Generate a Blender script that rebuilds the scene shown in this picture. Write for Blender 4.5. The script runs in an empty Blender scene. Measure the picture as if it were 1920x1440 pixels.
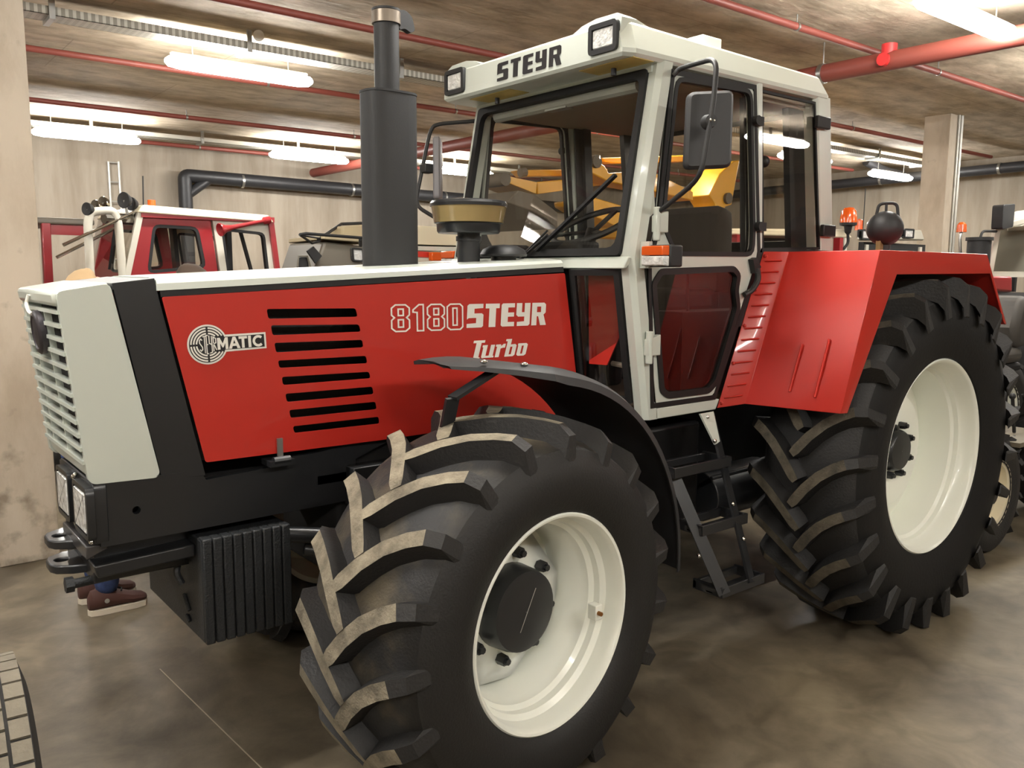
import bpy, bmesh, math, random
from mathutils import Vector as V, Matrix
from mathutils.geometry import delaunay_2d_cdt
random.seed(7)
PI = math.pi
scn = bpy.context.scene
col = scn.collection

# ---------------------------------------------------------------- camera
cam_d = bpy.data.cameras.new('camera'); cam = bpy.data.objects.new('camera', cam_d); col.objects.link(cam)
yaw, pitch, roll = 0.677056, 0.132865, 0.005372
fw = V((math.sin(yaw)*math.cos(pitch), math.cos(yaw)*math.cos(pitch), -math.sin(pitch)))
rt = V((math.cos(yaw), -math.sin(yaw), 0)); up = rt.cross(fw)
rt, up = rt*math.cos(roll)+up*math.sin(roll), up*math.cos(roll)-rt*math.sin(roll)
cam.matrix_world = Matrix(((rt.x, up.x, -fw.x, -1.795833), (rt.y, up.y, -fw.y, -1.999840), (rt.z, up.z, -fw.z, 1.805400), (0, 0, 0, 1)))
cam_d.sensor_width = 36; cam_d.lens = 36*1584.384722/1920; cam_d.clip_start = .05
scn.camera = cam
# ---------------------------------------------------------------- world, exposure
w = bpy.data.worlds.new('world'); scn.world = w; w.use_nodes = True
w.node_tree.nodes['Background'].inputs[0].default_value = (.9, .8, .66, 1)
w.node_tree.nodes['Background'].inputs[1].default_value = .02
vs = scn.view_settings
vs.view_transform = 'Standard'; vs.look = 'None'; vs.gamma = 1; vs.use_curve_mapping = False
vs.exposure = 2.0
scn.cycles.adaptive_threshold = .02
scn.cycles.max_bounces = 7; scn.cycles.diffuse_bounces = 4; scn.cycles.glossy_bounces = 4; scn.cycles.transparent_max_bounces = 16
scn.cycles.caustics_reflective = False; scn.cycles.caustics_refractive = False
LAMP = 22.0            # emission of the tube-light diffusers
LAMP_COL = (1, .985, .95)

# ---------------------------------------------------------------- materials
def lin(c):
    return tuple(((x/255+.055)/1.055)**2.4 if x > 10 else x/255/12.92 for x in c)
MATS = {}
def mat(name, c, rough=.5, metal=0, coat=0, bump=0, bscale=40, var=0, vscale=3, c2=None, spec=.5, stretch=(1, 1, 1), detail=4):
    if name in MATS: return MATS[name]
    m = bpy.data.materials.new(name); m.use_nodes = True; nt = m.node_tree; b = nt.nodes['Principled BSDF']
    L = lin(c); b.inputs['Base Color'].default_value = (*L, 1)
    b.inputs['Roughness'].default_value = rough; b.inputs['Metallic'].default_value = metal
    b.inputs['Specular IOR Level'].default_value = spec
    if coat: b.inputs['Coat Weight'].default_value = coat; b.inputs['Coat Roughness'].default_value = .06
    if bump or var:
        tc = nt.nodes.new('ShaderNodeTexCoord'); mp = nt.nodes.new('ShaderNodeMapping'); mp.inputs['Scale'].default_value = stretch
        nt.links.new(tc.outputs['Object'], mp.inputs['Vector'])
    if var:
        n = nt.nodes.new('ShaderNodeTexNoise'); n.inputs['Scale'].default_value = vscale; n.inputs['Detail'].default_value = detail; n.inputs['Roughness'].default_value = .62
        nt.links.new(mp.outputs['Vector'], n.inputs['Vector'])
        r = nt.nodes.new('ShaderNodeValToRGB'); e = r.color_ramp.elements
        e[0].position = .5-.5*var; e[1].position = .5+.5*var
        L2 = lin(c2) if c2 else tuple(x*.6 for x in L)
        e[0].color = (*L2, 1); e[1].color = (*L, 1)
        nt.links.new(n.outputs['Fac'], r.inputs['Fac']); nt.links.new(r.outputs['Color'], b.inputs['Base Color'])
    if bump:
        n2 = nt.nodes.new('ShaderNodeTexNoise'); n2.inputs['Scale'].default_value = bscale; n2.inputs['Detail'].default_value = 3
        bp = nt.nodes.new('ShaderNodeBump'); bp.inputs['Strength'].default_value = bump; bp.inputs['Distance'].default_value = .01
        nt.links.new(mp.outputs['Vector'], n2.inputs['Vector']); nt.links.new(n2.outputs['Fac'], bp.inputs['Height']); nt.links.new(bp.outputs['Normal'], b.inputs['Normal'])
    MATS[name] = m; return m
def emit(name, c, s):
    m = bpy.data.materials.new(name); m.use_nodes = True; nt = m.node_tree; nt.nodes.clear()
    o = nt.nodes.new('ShaderNodeOutputMaterial'); e = nt.nodes.new('ShaderNodeEmission')
    e.inputs[0].default_value = (*c, 1); e.inputs[1].default_value = s; nt.links.new(e.outputs[0], o.inputs[0]); MATS[name] = m; return m
def glass(name, tint, refl=.06, rough=0.0):
    m = bpy.data.materials.new(name); m.use_nodes = True; nt = m.node_tree; nt.nodes.clear()
    o = nt.nodes.new('ShaderNodeOutputMaterial'); mx = nt.nodes.new('ShaderNodeMixShader'); t = nt.nodes.new('ShaderNodeBsdfTransparent'); g = nt.nodes.new('ShaderNodeBsdfGlossy')
    lw = nt.nodes.new('ShaderNodeLayerWeight'); pw_ = nt.nodes.new('ShaderNodeMath'); pw_.operation = 'POWER'; pw_.inputs[1].default_value = 4; ma = nt.nodes.new('ShaderNodeMath'); ma.operation = 'MULTIPLY_ADD'; ma.inputs[1].default_value = .4; ma.inputs[2].default_value = refl
    nt.links.new(lw.outputs['Facing'], pw_.inputs[0]); nt.links.new(pw_.outputs[0], ma.inputs[0])
    t.inputs[0].default_value = (*tint, 1); g.inputs['Roughness'].default_value = rough
    nt.links.new(ma.outputs[0], mx.inputs[0]); nt.links.new(t.outputs[0], mx.inputs[1]); nt.links.new(g.outputs[0], mx.inputs[2]); nt.links.new(mx.outputs[0], o.inputs[0])
    MATS[name] = m; return m
RED = mat('red_paint', (188, 44, 34), .32, coat=.4)
WHITE = mat('white_paint', (200, 206, 197), .32, coat=.3)
BLACK = mat('black_paint', (33, 34, 36), .38, coat=.15)
SATIN = mat('satin_black', (34, 34, 35), .55)
IRON = mat('cast_black', (34, 36, 38), .5, bump=.35, bscale=160)
PLASTIC = mat('black_plastic', (46, 46, 47), .55, bump=.1, bscale=400)
MUFF = mat('muffler_black', (33, 33, 34), .62, bump=.08, bscale=300)
RUB = mat('rubber_seal', (20, 20, 21), .55)
CHROME = mat('chrome', (215, 215, 212), .12, metal=1)
STEEL = mat('zinc_steel', (170, 170, 165), .35, metal=.9)
RIM = mat('rim_white', (238, 240, 230), .3, coat=.3)
LETW = mat('lettering_white', (236, 233, 224), .4)
LETB = mat('lettering_black', (28, 25, 27), .45)
DARK = mat('dark_interior', (22, 21, 21), .8)
LINING = mat('cab_lining', (150, 138, 120), .85)
SEAT = mat('seat_fabric', (66, 60, 54), .9, bump=.2, bscale=300)
AMBER = mat('amber_lens', (226, 92, 26), .2, coat=.6)
LENS = mat('clear_lens', (240, 241, 238), .2, metal=0, bump=.9, bscale=45, coat=.8, var=.4, vscale=30, c2=(190, 190, 188))
BOWL = mat('precleaner_bowl', (150, 130, 88), .2, coat=.6)
YEL = mat('loader_yellow', (216, 158, 38), .4, coat=.2)
TYRE = mat('tyre_rubber', (34, 33, 32), .62, bump=.25, bscale=90, var=.55, vscale=7, c2=(34, 33, 33))
TYRED = mat('tyre_rubber_dusty', (98, 89, 72), .6, bump=.2, bscale=120, var=.34, vscale=4.6, c2=(44, 44, 45))
TYRED.node_tree.nodes['Color Ramp'].color_ramp.elements[0].position = .44; TYRED.node_tree.nodes['Color Ramp'].color_ramp.elements[1].position = .72
def dust_edge(m_, ax_, a0, a1, dark):            # dust lies on the tread and fades out towards the sidewall
    nt = m_.node_tree; bs = nt.nodes['Principled BSDF']; tc = nt.nodes['Texture Coordinate']
    dp = nt.nodes.new('ShaderNodeVectorMath'); dp.operation = 'DOT_PRODUCT'; dp.inputs[1].default_value = ax_; nt.links.new(tc.outputs['Object'], dp.inputs[0])
    nz = nt.nodes.new('ShaderNodeTexNoise'); nz.inputs['Scale'].default_value = 7; nt.links.new(tc.outputs['Object'], nz.inputs['Vector'])
    ma = nt.nodes.new('ShaderNodeMath'); ma.operation = 'MULTIPLY_ADD'; ma.inputs[1].default_value = .12; nt.links.new(nz.outputs['Fac'], ma.inputs[0]); nt.links.new(dp.outputs['Value'], ma.inputs[2])
    mr = nt.nodes.new('ShaderNodeMapRange'); mr.interpolation_type = 'SMOOTHSTEP'; mr.inputs[1].default_value = a0+.06; mr.inputs[2].default_value = a1+.06; nt.links.new(ma.outputs[0], mr.inputs[0])
    mx = nt.nodes.new('ShaderNodeMix'); mx.data_type = 'RGBA'; src = bs.inputs['Base Color'].links[0].from_socket
    nt.links.new(mr.outputs[0], mx.inputs[0]); mx.inputs[6].default_value = (*lin(dark), 1); nt.links.new(src, mx.inputs[7]); nt.links.new(mx.outputs[2], bs.inputs['Base Color'])
dust_edge(TYRED, (-.1097, .994, 0), -.01, .10, (24, 23, 22))
TYRES = mat('tyre_sidewall', (25, 24, 23), .68, bump=.12, bscale=60, var=.6, vscale=5, c2=(18, 17, 17), spec=.3)
LUGF = mat('lug_worn', (156, 147, 127), .85, bump=.4, bscale=120, var=.35, vscale=11, c2=(98, 91, 78))
LUGR = mat('lug_worn_dark', (108, 100, 85), .85, bump=.4, bscale=120, var=.5, vscale=14, c2=(60, 56, 48))
GLASS = glass('clear_glass', (.95, .95, .92), .05)
TINT = glass('tinted_glass', (.90, .88, .83), .06)
DGLASS = glass('dark_glass', (.60, .55, .51), .10)
MIRRG = mat('mirror_glass', (220, 222, 225), .03, metal=1)
PIPE_R = mat('pipe_red', (132, 66, 56), .5)
PIPE_B = mat('pipe_black', (44, 44, 46), .45)
GALV = mat('galvanised', (186, 184, 176), .45, metal=.5)
EMIT = emit('tube_light', LAMP_COL, LAMP)

# ---------------------------------------------------------------- mesh helpers
def newell(p):
    n = V((0, 0, 0))
    for i in range(len(p)):
        a, b = p[i], p[(i+1) % len(p)]
        n += V(((a.y-b.y)*(a.z+b.z), (a.z-b.z)*(a.x+b.x), (a.x-b.x)*(a.y+b.y)))
    return n.normalized()
def frame(d):
    d = V(d).normalized(); h = V((0, 0, 1)) if abs(d.z) < .9 else V((1, 0, 0))
    u = d.cross(h).normalized(); return u, u.cross(d), d
class MB:
    def __init__(s): s.bm = bmesh.new(); s.mi = 0
    def face(s, vs, mi=None):
        try: f = s.bm.faces.new(vs)
        except ValueError: return None
        f.material_index = s.mi if mi is None else mi; return f
    def poly(s, pts, mi=None): return s.face([s.bm.verts.new(p) for p in pts], mi)
    def hexa(s, a, b):                       # two loops of equal length -> closed solid
        va = [s.bm.verts.new(p) for p in a]; vb = [s.bm.verts.new(p) for p in b]; n = len(va)
        s.face(va[::-1]); s.face(vb)
        for i in range(n): s.face([va[i], va[(i+1) % n], vb[(i+1) % n], vb[i]])
        return s
    def box(s, lo, hi):
        (x, y, z), (X, Y, Z) = lo, hi
        return s.hexa([(x, y, z), (X, y, z), (X, Y, z), (x, Y, z)], [(x, y, Z), (X, y, Z), (X, Y, Z), (x, Y, Z)])
    def bar(s, p0, p1, w, h, upv=(0, 0, 1)):  # rectangular bar between two points
        p0, p1 = V(p0), V(p1); d = (p1-p0).normalized(); u = d.cross(V(upv)).normalized(); v = u.cross(d)
        q = [u*w/2+v*h/2, -u*w/2+v*h/2, -u*w/2-v*h/2, u*w/2-v*h/2]
        return s.hexa([p0+k for k in q], [p1+k for k in q])
    def prism(s, pts, vec):
        pts = [V(p) for p in pts]; vec = V(vec); return s.hexa(pts, [p+vec for p in pts])
    def rings(s, rs, cap=True, closed=False):
        L = [[s.bm.verts.new(p) for p in r] for r in rs]; n = len(L[0])
        m = len(L) if closed else len(L)-1
        for k in range(m):
            a, b = L[k], L[(k+1) % len(L)]
            for i in range(n): s.face([a[i], a[(i+1) % n], b[(i+1) % n], b[i]])
        if cap and not closed: s.face(L[0][::-1]); s.face(L[-1])
        return s
    def cyl(s, p0, p1, r0, r1=None, seg=20, cap=True):
        p0, p1 = V(p0), V(p1); u, v, d = frame(p1-p0); r1 = r0 if r1 is None else r1
        ang = [2*PI*i/seg for i in range(seg)]
        return s.rings([[p+(u*math.cos(a)+v*math.sin(a))*r for a in ang] for p, r in ((p0, r0), (p1, r1))], cap)
    def lathe(s, c, axis, prof, seg=48, cap=False):   # prof: (distance along axis, radius)
        c = V(c); u, v, d = frame(axis); ang = [2*PI*i/seg for i in range(seg)]
        return s.rings([[c+d*h+(u*math.cos(a)+v*math.sin(a))*r for a in ang] for h, r in prof], cap)
    def tube(s, pts, r, seg=10, closed=False):
        pts = [V(p) for p in pts]; n = len(pts); R = []; u = None
        for i in range(n):
            a = pts[i-1] if (i or closed) else pts[0]; b = pts[(i+1) % n] if (i < n-1 or closed) else pts[-1]
            d = (b-a).normalized()
            if u is None: u = frame(d)[0]
            u = (u-d*u.dot(d)).normalized(); v = d.cross(u)
            R.append([pts[i]+(u*math.cos(2*PI*k/seg)+v*math.sin(2*PI*k/seg))*r for k in range(seg)])
        return s.rings(R, True, closed)
    def sphere(s, c, r, seg=20, rg=12, sc=(1, 1, 1)):
        c = V(c); prof = []
        for i in range(1, rg):
            t = PI*i/rg; prof.append([c+V((math.sin(t)*math.cos(a)*r*sc[0], math.sin(t)*math.sin(a)*r*sc[1], -math.cos(t)*r*sc[2])) for a in [2*PI*k/seg for k in range(seg)]])
        return s.rings(prof, True)
    def plate(s, outer, holes=(), th=.01, nrm=None):  # flat plate in 3D with holes, thickness along -normal
        outer = [V(p) for p in outer]; n = V(nrm).normalized() if nrm else newell(outer)
        o = outer[0]; u = (outer[1]-o).normalized(); u = (u-n*u.dot(n)).normalized(); v = n.cross(u)
        loops = [outer]+[[V(p) for p in h] for h in holes]
        co, ed, base = [], [], 0
        for L in loops:
            for p in L: co.append(((p-o).dot(u), (p-o).dot(v)))
            ed += [(base+i, base+(i+1) % len(L)) for i in range(len(L))]; base += len(L)
        vo, eo, fo, ov, oe, of = delaunay_2d_cdt([V(c) for c in co], ed, [], 0, 1e-6)
        polys = []; k = 0
        for L in loops: polys.append(co[k:k+len(L)]); k += len(L)
        def inside(q, P):
            c = False
            for i in range(len(P)):
                (x1, y1), (x2, y2) = P[i], P[i-1]
                if (y1 > q[1]) != (y2 > q[1]) and q[0] < (x2-x1)*(q[1]-y1)/(y2-y1)+x1: c = not c
            return c
        src = [o+u*c.x+v*c.y for c in vo]
        vt = {}; vb = {}
        def top(i):
            if i not in vt: vt[i] = s.bm.verts.new(src[i])
            return vt[i]
        def bot(i):
            if i not in vb: vb[i] = s.bm.verts.new(src[i]-n*th)
            return vb[i]
        cnt = {}
        for f in fo:
            q = sum((V(vo[i]) for i in f), V((0, 0)))/len(f)
            if not inside(q, polys[0]) or any(inside(q, P) for P in polys[1:]): continue
            a = src[f[0]]; nn = (src[f[1]]-a).cross(src[f[2]]-a)
            f = list(f) if nn.dot(n) > 0 else list(f)[::-1]
            s.face([top(i) for i in f])
            if th:
                s.face([bot(i) for i in f[::-1]])
                for i in range(len(f)): cnt[(f[i], f[(i+1) % len(f)])] = 1
        if th:
            for (a, b) in cnt:
                if (b, a) not in cnt: s.face([top(b), top(a), bot(a), bot(b)])
        return s
    def build(s, name, m, parent=None, smooth=True, bevel=0, ang=35):
        bm = s.bm
        bmesh.ops.remove_doubles(bm, verts=bm.verts, dist=1e-5)
        bmesh.ops.recalc_face_normals(bm, faces=bm.faces)
        if smooth:
            for f in bm.faces: f.smooth = True
            lim = math.radians(ang)
            for e in bm.edges:
                if len(e.link_faces) == 2 and e.calc_face_angle(0) > lim: e.smooth = False
        me = bpy.data.meshes.new(name); bm.to_mesh(me); bm.free()
        for k in (m if isinstance(m, (list, tuple)) else [m]): me.materials.append(k)
        o = bpy.data.objects.new(name, me); col.objects.link(o)
        if parent: setpar(o, parent)
        if bevel:
            b = o.modifiers.new('bevel', 'BEVEL'); b.width = bevel; b.segments = 2; b.limit_method = 'ANGLE'; b.angle_limit = math.radians(40); b.harden_normals = False
        return o
WM = {}
def setpar(o, p):
    o.parent = p
    o.matrix_parent_inverse = WM.get(p.name, Matrix.Identity(4)).inverted()
def empty(name, loc, parent=None):
    o = bpy.data.objects.new(name, None); o.empty_display_size = .2; col.objects.link(o); o.location = loc
    WM[o.name] = Matrix.Translation(loc); return o
def tag(o, label, cat, group=None):
    o['label'] = label; o['category'] = cat
    if group: o['group'] = group
    return o
def struct(o, label=None):
    o['kind'] = 'structure'
    if label: o['label'] = label
    return o
def inset(pts, d, nrm):                          # inset a planar polygon by d
    P = [V(p) for p in pts]; n = V(nrm).normalized()
    if newell(P).dot(n) < 0: n = -n
    out = []
    for i in range(len(P)):
        e1 = (P[i]-P[i-1]).normalized(); e2 = (P[(i+1) % len(P)]-P[i]).normalized()
        n1 = n.cross(e1); n2 = n.cross(e2); m = (n1+n2); k = m.length_squared
        out.append(P[i]+m*(2*d/k if k > .2 else d))
    return out
def rnd(pts, r, k=3):                            # round the corners of a planar polygon
    P = [V(p) for p in pts]; out = []
    for i in range(len(P)):
        a, p, b = P[i-1], P[i], P[(i+1) % len(P)]
        q = min(r, (a-p).length*.45, (b-p).length*.45); s0 = p+(a-p).normalized()*q; s1 = p+(b-p).normalized()*q
        for j in range(k+1):
            t = j/k; out.append(s0*(1-t)**2+p*2*t*(1-t)+s1*t*t)
    return out
def bez(pts, k=6):                               # smooth path through rounded corners
    P = [V(p) for p in pts]; out = [P[0]]
    for i in range(1, len(P)-1):
        a, p, b = P[i-1], P[i], P[i+1]; s0 = p+(a-p)*.35; s1 = p+(b-p)*.35
        if (a-p).length > .2: s0 = p+(a-p).normalized()*.07
        if (b-p).length > .2: s1 = p+(b-p).normalized()*.07
        for j in range(k+1):
            t = j/k; out.append(s0*(1-t)**2+p*2*t*(1-t)+s1*t*t)
    out.append(P[-1]); return out
def sm(*p): return [V(q) for q in p]

# ---------------------------------------------------------------- room
H = 3.75
def concrete(name, c, c2, vs_, bs, bump, rough=.85, stretch=(1, 1, 1), boards=0):
    m = mat(name, c, rough, bump=bump, bscale=bs, var=.55, vscale=vs_, c2=c2, stretch=stretch, detail=6)
    if boards:
        nt = m.node_tree; tc = nt.nodes['Texture Coordinate']; b = nt.nodes['Principled BSDF']
        wv = nt.nodes.new('ShaderNodeTexBrick'); wv.inputs['Scale'].default_value = 1; wv.inputs['Mortar Size'].default_value = .006; wv.inputs['Brick Width'].default_value = 2.5; wv.inputs['Row Height'].default_value = boards
        wv.inputs['Color1'].default_value = (1, 1, 1, 1); wv.inputs['Color2'].default_value = (.93, .93, .93, 1); wv.inputs['Mortar'].default_value = (.72, .7, .68, 1)
        nt.links.new(tc.outputs['Object'], wv.inputs['Vector'])
        mx = nt.nodes.new('ShaderNodeMix'); mx.data_type = 'RGBA'; mx.blend_type = 'MULTIPLY'; mx.inputs[0].default_value = 1
        src = b.inputs['Base Color'].links[0].from_socket
        nt.links.new(src, mx.inputs[6]); nt.links.new(wv.outputs['Color'], mx.inputs[7]); nt.links.new(mx.outputs[2], b.inputs['Base Color'])
    return m
CEIL = concrete('concrete_ceiling', (206, 190, 166), (160, 145, 123), 2.6, 9, .9, stretch=(1, 2.2, 1), boards=1.25)
WALL = concrete('concrete_wall', (168, 157, 141), (145, 133, 117), 1.3, 30, .15, stretch=(2.4, 2.4, .3))
PILLAR = concrete('concrete_pillar', (196, 184, 166), (176, 162, 143), 2.2, 35, .15, stretch=(1.6, 1.6, .6))
FLOOR = concrete('concrete_floor', (132, 121, 101), (74, 66, 54), 1.1, 60, .06, rough=.45)
for m_, a_, b__ in ((CEIL, .36, .66), (WALL, .36, .6), (PILLAR, .34, .58), (FLOOR, .34, .68)):
    e_ = m_.node_tree.nodes['Color Ramp'].color_ramp.elements; e_[0].position = a_; e_[1].position = b__
n_ = FLOOR.node_tree.nodes['Noise Texture']; n_.inputs['Distortion'].default_value = .6; n_.inputs['Detail'].default_value = 9
nt = FLOOR.node_tree; bs = nt.nodes['Principled BSDF']; tc = nt.nodes['Texture Coordinate']; src = bs.inputs['Base Color'].links[0].from_socket
n2_ = nt.nodes.new('ShaderNodeTexNoise'); n2_.inputs['Scale'].default_value = 4.5; n2_.inputs['Detail'].default_value = 8; n2_.inputs['Distortion'].default_value = 1.2
r2_ = nt.nodes.new('ShaderNodeValToRGB'); r2_.color_ramp.elements[0].position = .36; r2_.color_ramp.elements[1].position = .62; r2_.color_ramp.elements[0].color = (.76, .75, .72, 1); r2_.color_ramp.elements[1].color = (1.08, 1.08, 1.08, 1)
mx_ = nt.nodes.new('ShaderNodeMix'); mx_.data_type = 'RGBA'; mx_.blend_type = 'MULTIPLY'; mx_.inputs[0].default_value = 1
nt.links.new(tc.outputs['Object'], n2_.inputs['Vector']); nt.links.new(n2_.outputs['Fac'], r2_.inputs[0]); nt.links.new(src, mx_.inputs[6]); nt.links.new(r2_.outputs[0], mx_.inputs[7]); nt.links.new(mx_.outputs[2], bs.inputs['Base Color'])
# soil smudges near the foot of the pillars
def smudge(m_, z0, z1, col_):
    nt = m_.node_tree; bs = nt.nodes['Principled BSDF']; tc = nt.nodes['Texture Coordinate']
    n1 = nt.nodes.new('ShaderNodeTexNoise'); n1.inputs['Scale'].default_value = 6; n1.inputs['Detail'].default_value = 5; sp = nt.nodes.new('ShaderNodeSeparateXYZ'); mr = nt.nodes.new('ShaderNodeMapRange')
    mr.inputs[1].default_value = z0; mr.inputs[2].default_value = z1; mr.inputs[3].default_value = .22; mr.inputs[4].default_value = 0
    ad = nt.nodes.new('ShaderNodeMath'); ad.operation = 'ADD'; r_ = nt.nodes.new('ShaderNodeValToRGB'); r_.color_ramp.elements[0].position = .66; r_.color_ramp.elements[1].position = .82; r_.color_ramp.elements[0].color = (0, 0, 0, 1); r_.color_ramp.elements[1].color = (.75, .75, .75, 1)
    mx = nt.nodes.new('ShaderNodeMix'); mx.data_type = 'RGBA'; src = bs.inputs['Base Color'].links[0].from_socket
    nt.links.new(tc.outputs['Object'], n1.inputs['Vector']); nt.links.new(tc.outputs['Object'], sp.inputs[0]); nt.links.new(sp.outputs['Z'], mr.inputs[0]); nt.links.new(n1.outputs['Fac'], ad.inputs[0]); nt.links.new(mr.outputs[0], ad.inputs[1]); nt.links.new(ad.outputs[0], r_.inputs[0])
    nt.links.new(r_.outputs[0], mx.inputs[0]); nt.links.new(src, mx.inputs[6]); mx.inputs[7].default_value = (*lin(col_), 1); nt.links.new(mx.outputs[2], bs.inputs['Base Color'])
smudge(PILLAR, 0, 1.3, (120, 108, 92))
b = MB(); b.box((-8, -8, -.1), (13.8, 12.1, 0)); fl = struct(b.build('floor', FLOOR, smooth=False))
b = MB(); b.box((-8, -8, H), (13.8, 12.1, H+.2)); struct(b.build('ceiling', CEIL, smooth=False))
b = MB(); b.box((-8, 12.1, -.1), (13.8, 12.3, H+.2)); struct(b.build('wall_back', WALL, smooth=False))
b = MB(); b.box((13.8, -8, -.1), (14, 12.3, H+.2)); struct(b.build('wall_right', WALL, smooth=False))
b = MB(); b.box((-8.2, -8, -.1), (-8, 12.3, H+.2)); struct(b.build('wall_left', WALL, smooth=False))
b = MB(); b.box((-8.2, -8.2, -.1), (14, -8, H+.2)); struct(b.build('wall_front', WALL, smooth=False))
b = MB(); b.prism([(-1.12, 3.8, 0), (-.79, 3.8, 0), (-.79, 4.5, 0), (-1.12, 4.5, 0)], (0, 0, H))
pl = struct(b.build('pillar', PILLAR, smooth=False, bevel=.006)); tag(pl, 'broad pale concrete pillar at the left edge beside the white grille', 'pillar')
b = MB(); b.prism([(9.08, 2.98, 0), (9.4, 2.98, 0), (9.4, 3.3, 0), (9.08, 3.3, 0)], (0, 0, H))
pr = struct(b.build('pillar', PILLAR, smooth=False, bevel=.006)); tag(pr, 'slim square concrete pillar on the right behind the red rear fender', 'pillar')
b = MB(); b.tube([(9.28, 2.965, .2), (9.28, 2.965, H)], .014); b.tube([(9.35, 2.965, .2), (9.35, 2.965, H)], .02)
b.build('conduit', GALV, pr)
# pale saw-cut joint in the floor
b = MB(); b.prism([(-.761, 1.84, 0), (-.757, 1.84, 0), (-.624, -.6, 0), (-.628, -.6, 0)], (0, 0, .0015)); struct(b.build('floor_joint', mat('joint_filler', (168, 158, 138), .8), fl, smooth=False))

# ceiling services
def hanger(bm, x, y, z): bm.cyl((x, y, z), (x, y, H-.001), .006, seg=6)
def pipe(y, z, r, x0, x1, label, step=2.3, m=PIPE_R):
    root = empty('sprinkler_pipe', (x0, y, z)); tag(root, label, 'pipe')
    b = MB(); b.tube([(x0, y, z), (x1, y, z)], r, 12); b.build('pipe_run', m, root)
    x = x0+.9
    while x < x1:
        b = MB(); hanger(b, x, y, z+r*.8); b.lathe((x-.012, y, z), (1, 0, 0), [(0, r+.004), (.024, r+.004)], 12, True); b.build('hanger', STEEL, root); x += step
pipe(6.42, 3.66, .028, -6, 12.9, 'thin red sprinkler pipe running just behind the brightest tube light at left')
pipe(8.9, 3.66, .028, -6, 12.9, 'thin red sprinkler pipe in front of the rear row of tube lights')
pipe(4.05, 3.66, .028, -6, 12.9, 'thin red sprinkler pipe passing behind the exhaust stack top')
pipe(1.9, 3.66, .028, -6, 12.9, 'thin red sprinkler pipe running right above the cab roof rear')
pipe(11.4, 3.66, .03, 1.9, 12, 'red sprinkler pipe along the back wall above the black drain')
# big main across
root = empty('main_pipe', (4.97, 2, 3.49)); tag(root, 'thick red water main crossing the ceiling behind the cab roof', 'pipe')
b = MB(); b.tube([(4.97, -7.9, 3.49), (4.97, 12.0, 3.49)], .075, 16); b.build('pipe_run', PIPE_R, root)
for y in (-5, -2.6, -.2, 2.2, 4.6, 7, 9.4):
    b = MB(); b.lathe((4.97, y-.02, 3.49), (0, 1, 0), [(0, .082), (.04, .082)], 16, True); hanger(b, 4.97, y, 3.56); b.build('clamp', STEEL, root)
b = MB(); b.cyl((4.87, 1.62, 3.49), (4.99, 1.62, 3.49), .05, seg=12); b.cyl((4.97, 1.62, 3.44), (4.97, 1.62, 3.62), .06, seg=12); b.build('valve_fitting', mat('valve_red', (205, 48, 48), .35), root)
# cable trays
def tray(y, z, x0, x1, label):
    root = empty('cable_tray', (x0, y, z)); tag(root, label, 'cable tray')
    m = MATS.get('tray_perf')
    if not m:
        m = mat('tray_perf', (190, 188, 178), .5, metal=.4); nt = m.node_tree; bs = nt.nodes['Principled BSDF']
        tc = nt.nodes.new('ShaderNodeTexCoord'); br = nt.nodes.new('ShaderNodeTexBrick'); br.offset = 0; br.inputs['Scale'].default_value = 1; br.inputs['Mortar Size'].default_value = .012; br.inputs['Brick Width'].default_value = .05; br.inputs['Row Height'].default_value = .036
        br.inputs['Color1'].default_value = (*lin((150, 146, 134)), 1); br.inputs['Color2'].default_value = br.inputs['Color1'].default_value; br.inputs['Mortar'].default_value = (*lin((196, 193, 182)), 1)
        nt.links.new(tc.outputs['Object'], br.inputs['Vector']); nt.links.new(br.outputs['Color'], bs.inputs['Base Color'])
    b = MB(); b.box((x0, y-.1, z), (x1, y+.1, z+.004)); b.box((x0, y-.1, z), (x1, y-.096, z+.06)); b.box((x0, y+.096, z), (x1, y+.1, z+.06)); b.build('channel', m, root, smooth=False)
    x = x0+1.25
    while x < x1:
        b = MB(); b.box((x-.02, y-.125, z-.03), (x+.02, y-.105, H-.001)); b.box((x-.02, y-.105, z-.03), (x+.02, y+.12, z-.002)); b.build('bracket', STEEL, root, smooth=False); x += 1.45
tray(5.12, 3.605, -6, 13.0, 'perforated galvanised cable tray beside the brightest tube light at left')
tray(10.5, 3.605, -6, 13.0, 'perforated galvanised cable tray above the rear row of tube lights')
# tube lights
def light(x, y, label, group=None, z=3.5):
    root = empty('tube_light', (x, y, z)); tag(root, label, 'light', group)
    b = MB(); b.box((x-.6, y-.022, z+.043), (x+.6, y+.022, z+.065)); b.build('housing', GALV, root, bevel=.01)
    b = MB(); seg = 12; R = []
    for t, k in ((-.64, .35), (-.61, .8), (-.52, 1), (.52, 1), (.61, .8), (.64, .35)):
        R.append([(x+t, y+math.cos(2*PI*i/seg)*.095*k, z-.01+math.sin(2*PI*i/seg)*.052*k) for i in range(seg)])
    b.rings(R); b.build('diffuser', EMIT, root)
    for s in (-.42, .42):
        b = MB(); b.cyl((x+s, y, z+.05), (x+s, y, H-.001), .006, seg=6); b.build('hanger', STEEL, root)
light(1.12, 5.35, 'large glowing tube light at left above the red hood')
light(.95, 10.15, 'glowing tube light farthest left, half behind the concrete pillar')
light(4.05, 10.2, 'glowing tube light of the rear row just left of the exhaust muffler')
light(6.9, 10.2, 'glowing tube light of the rear row seen beside the far cab mirror')
light(9.7, 5.35, 'glowing tube light seen through the rear side window of the cab')
light(6.15, 5.35, 'tube light over the yellow loader, mostly hidden by the cab roof', z=3.6)
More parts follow.
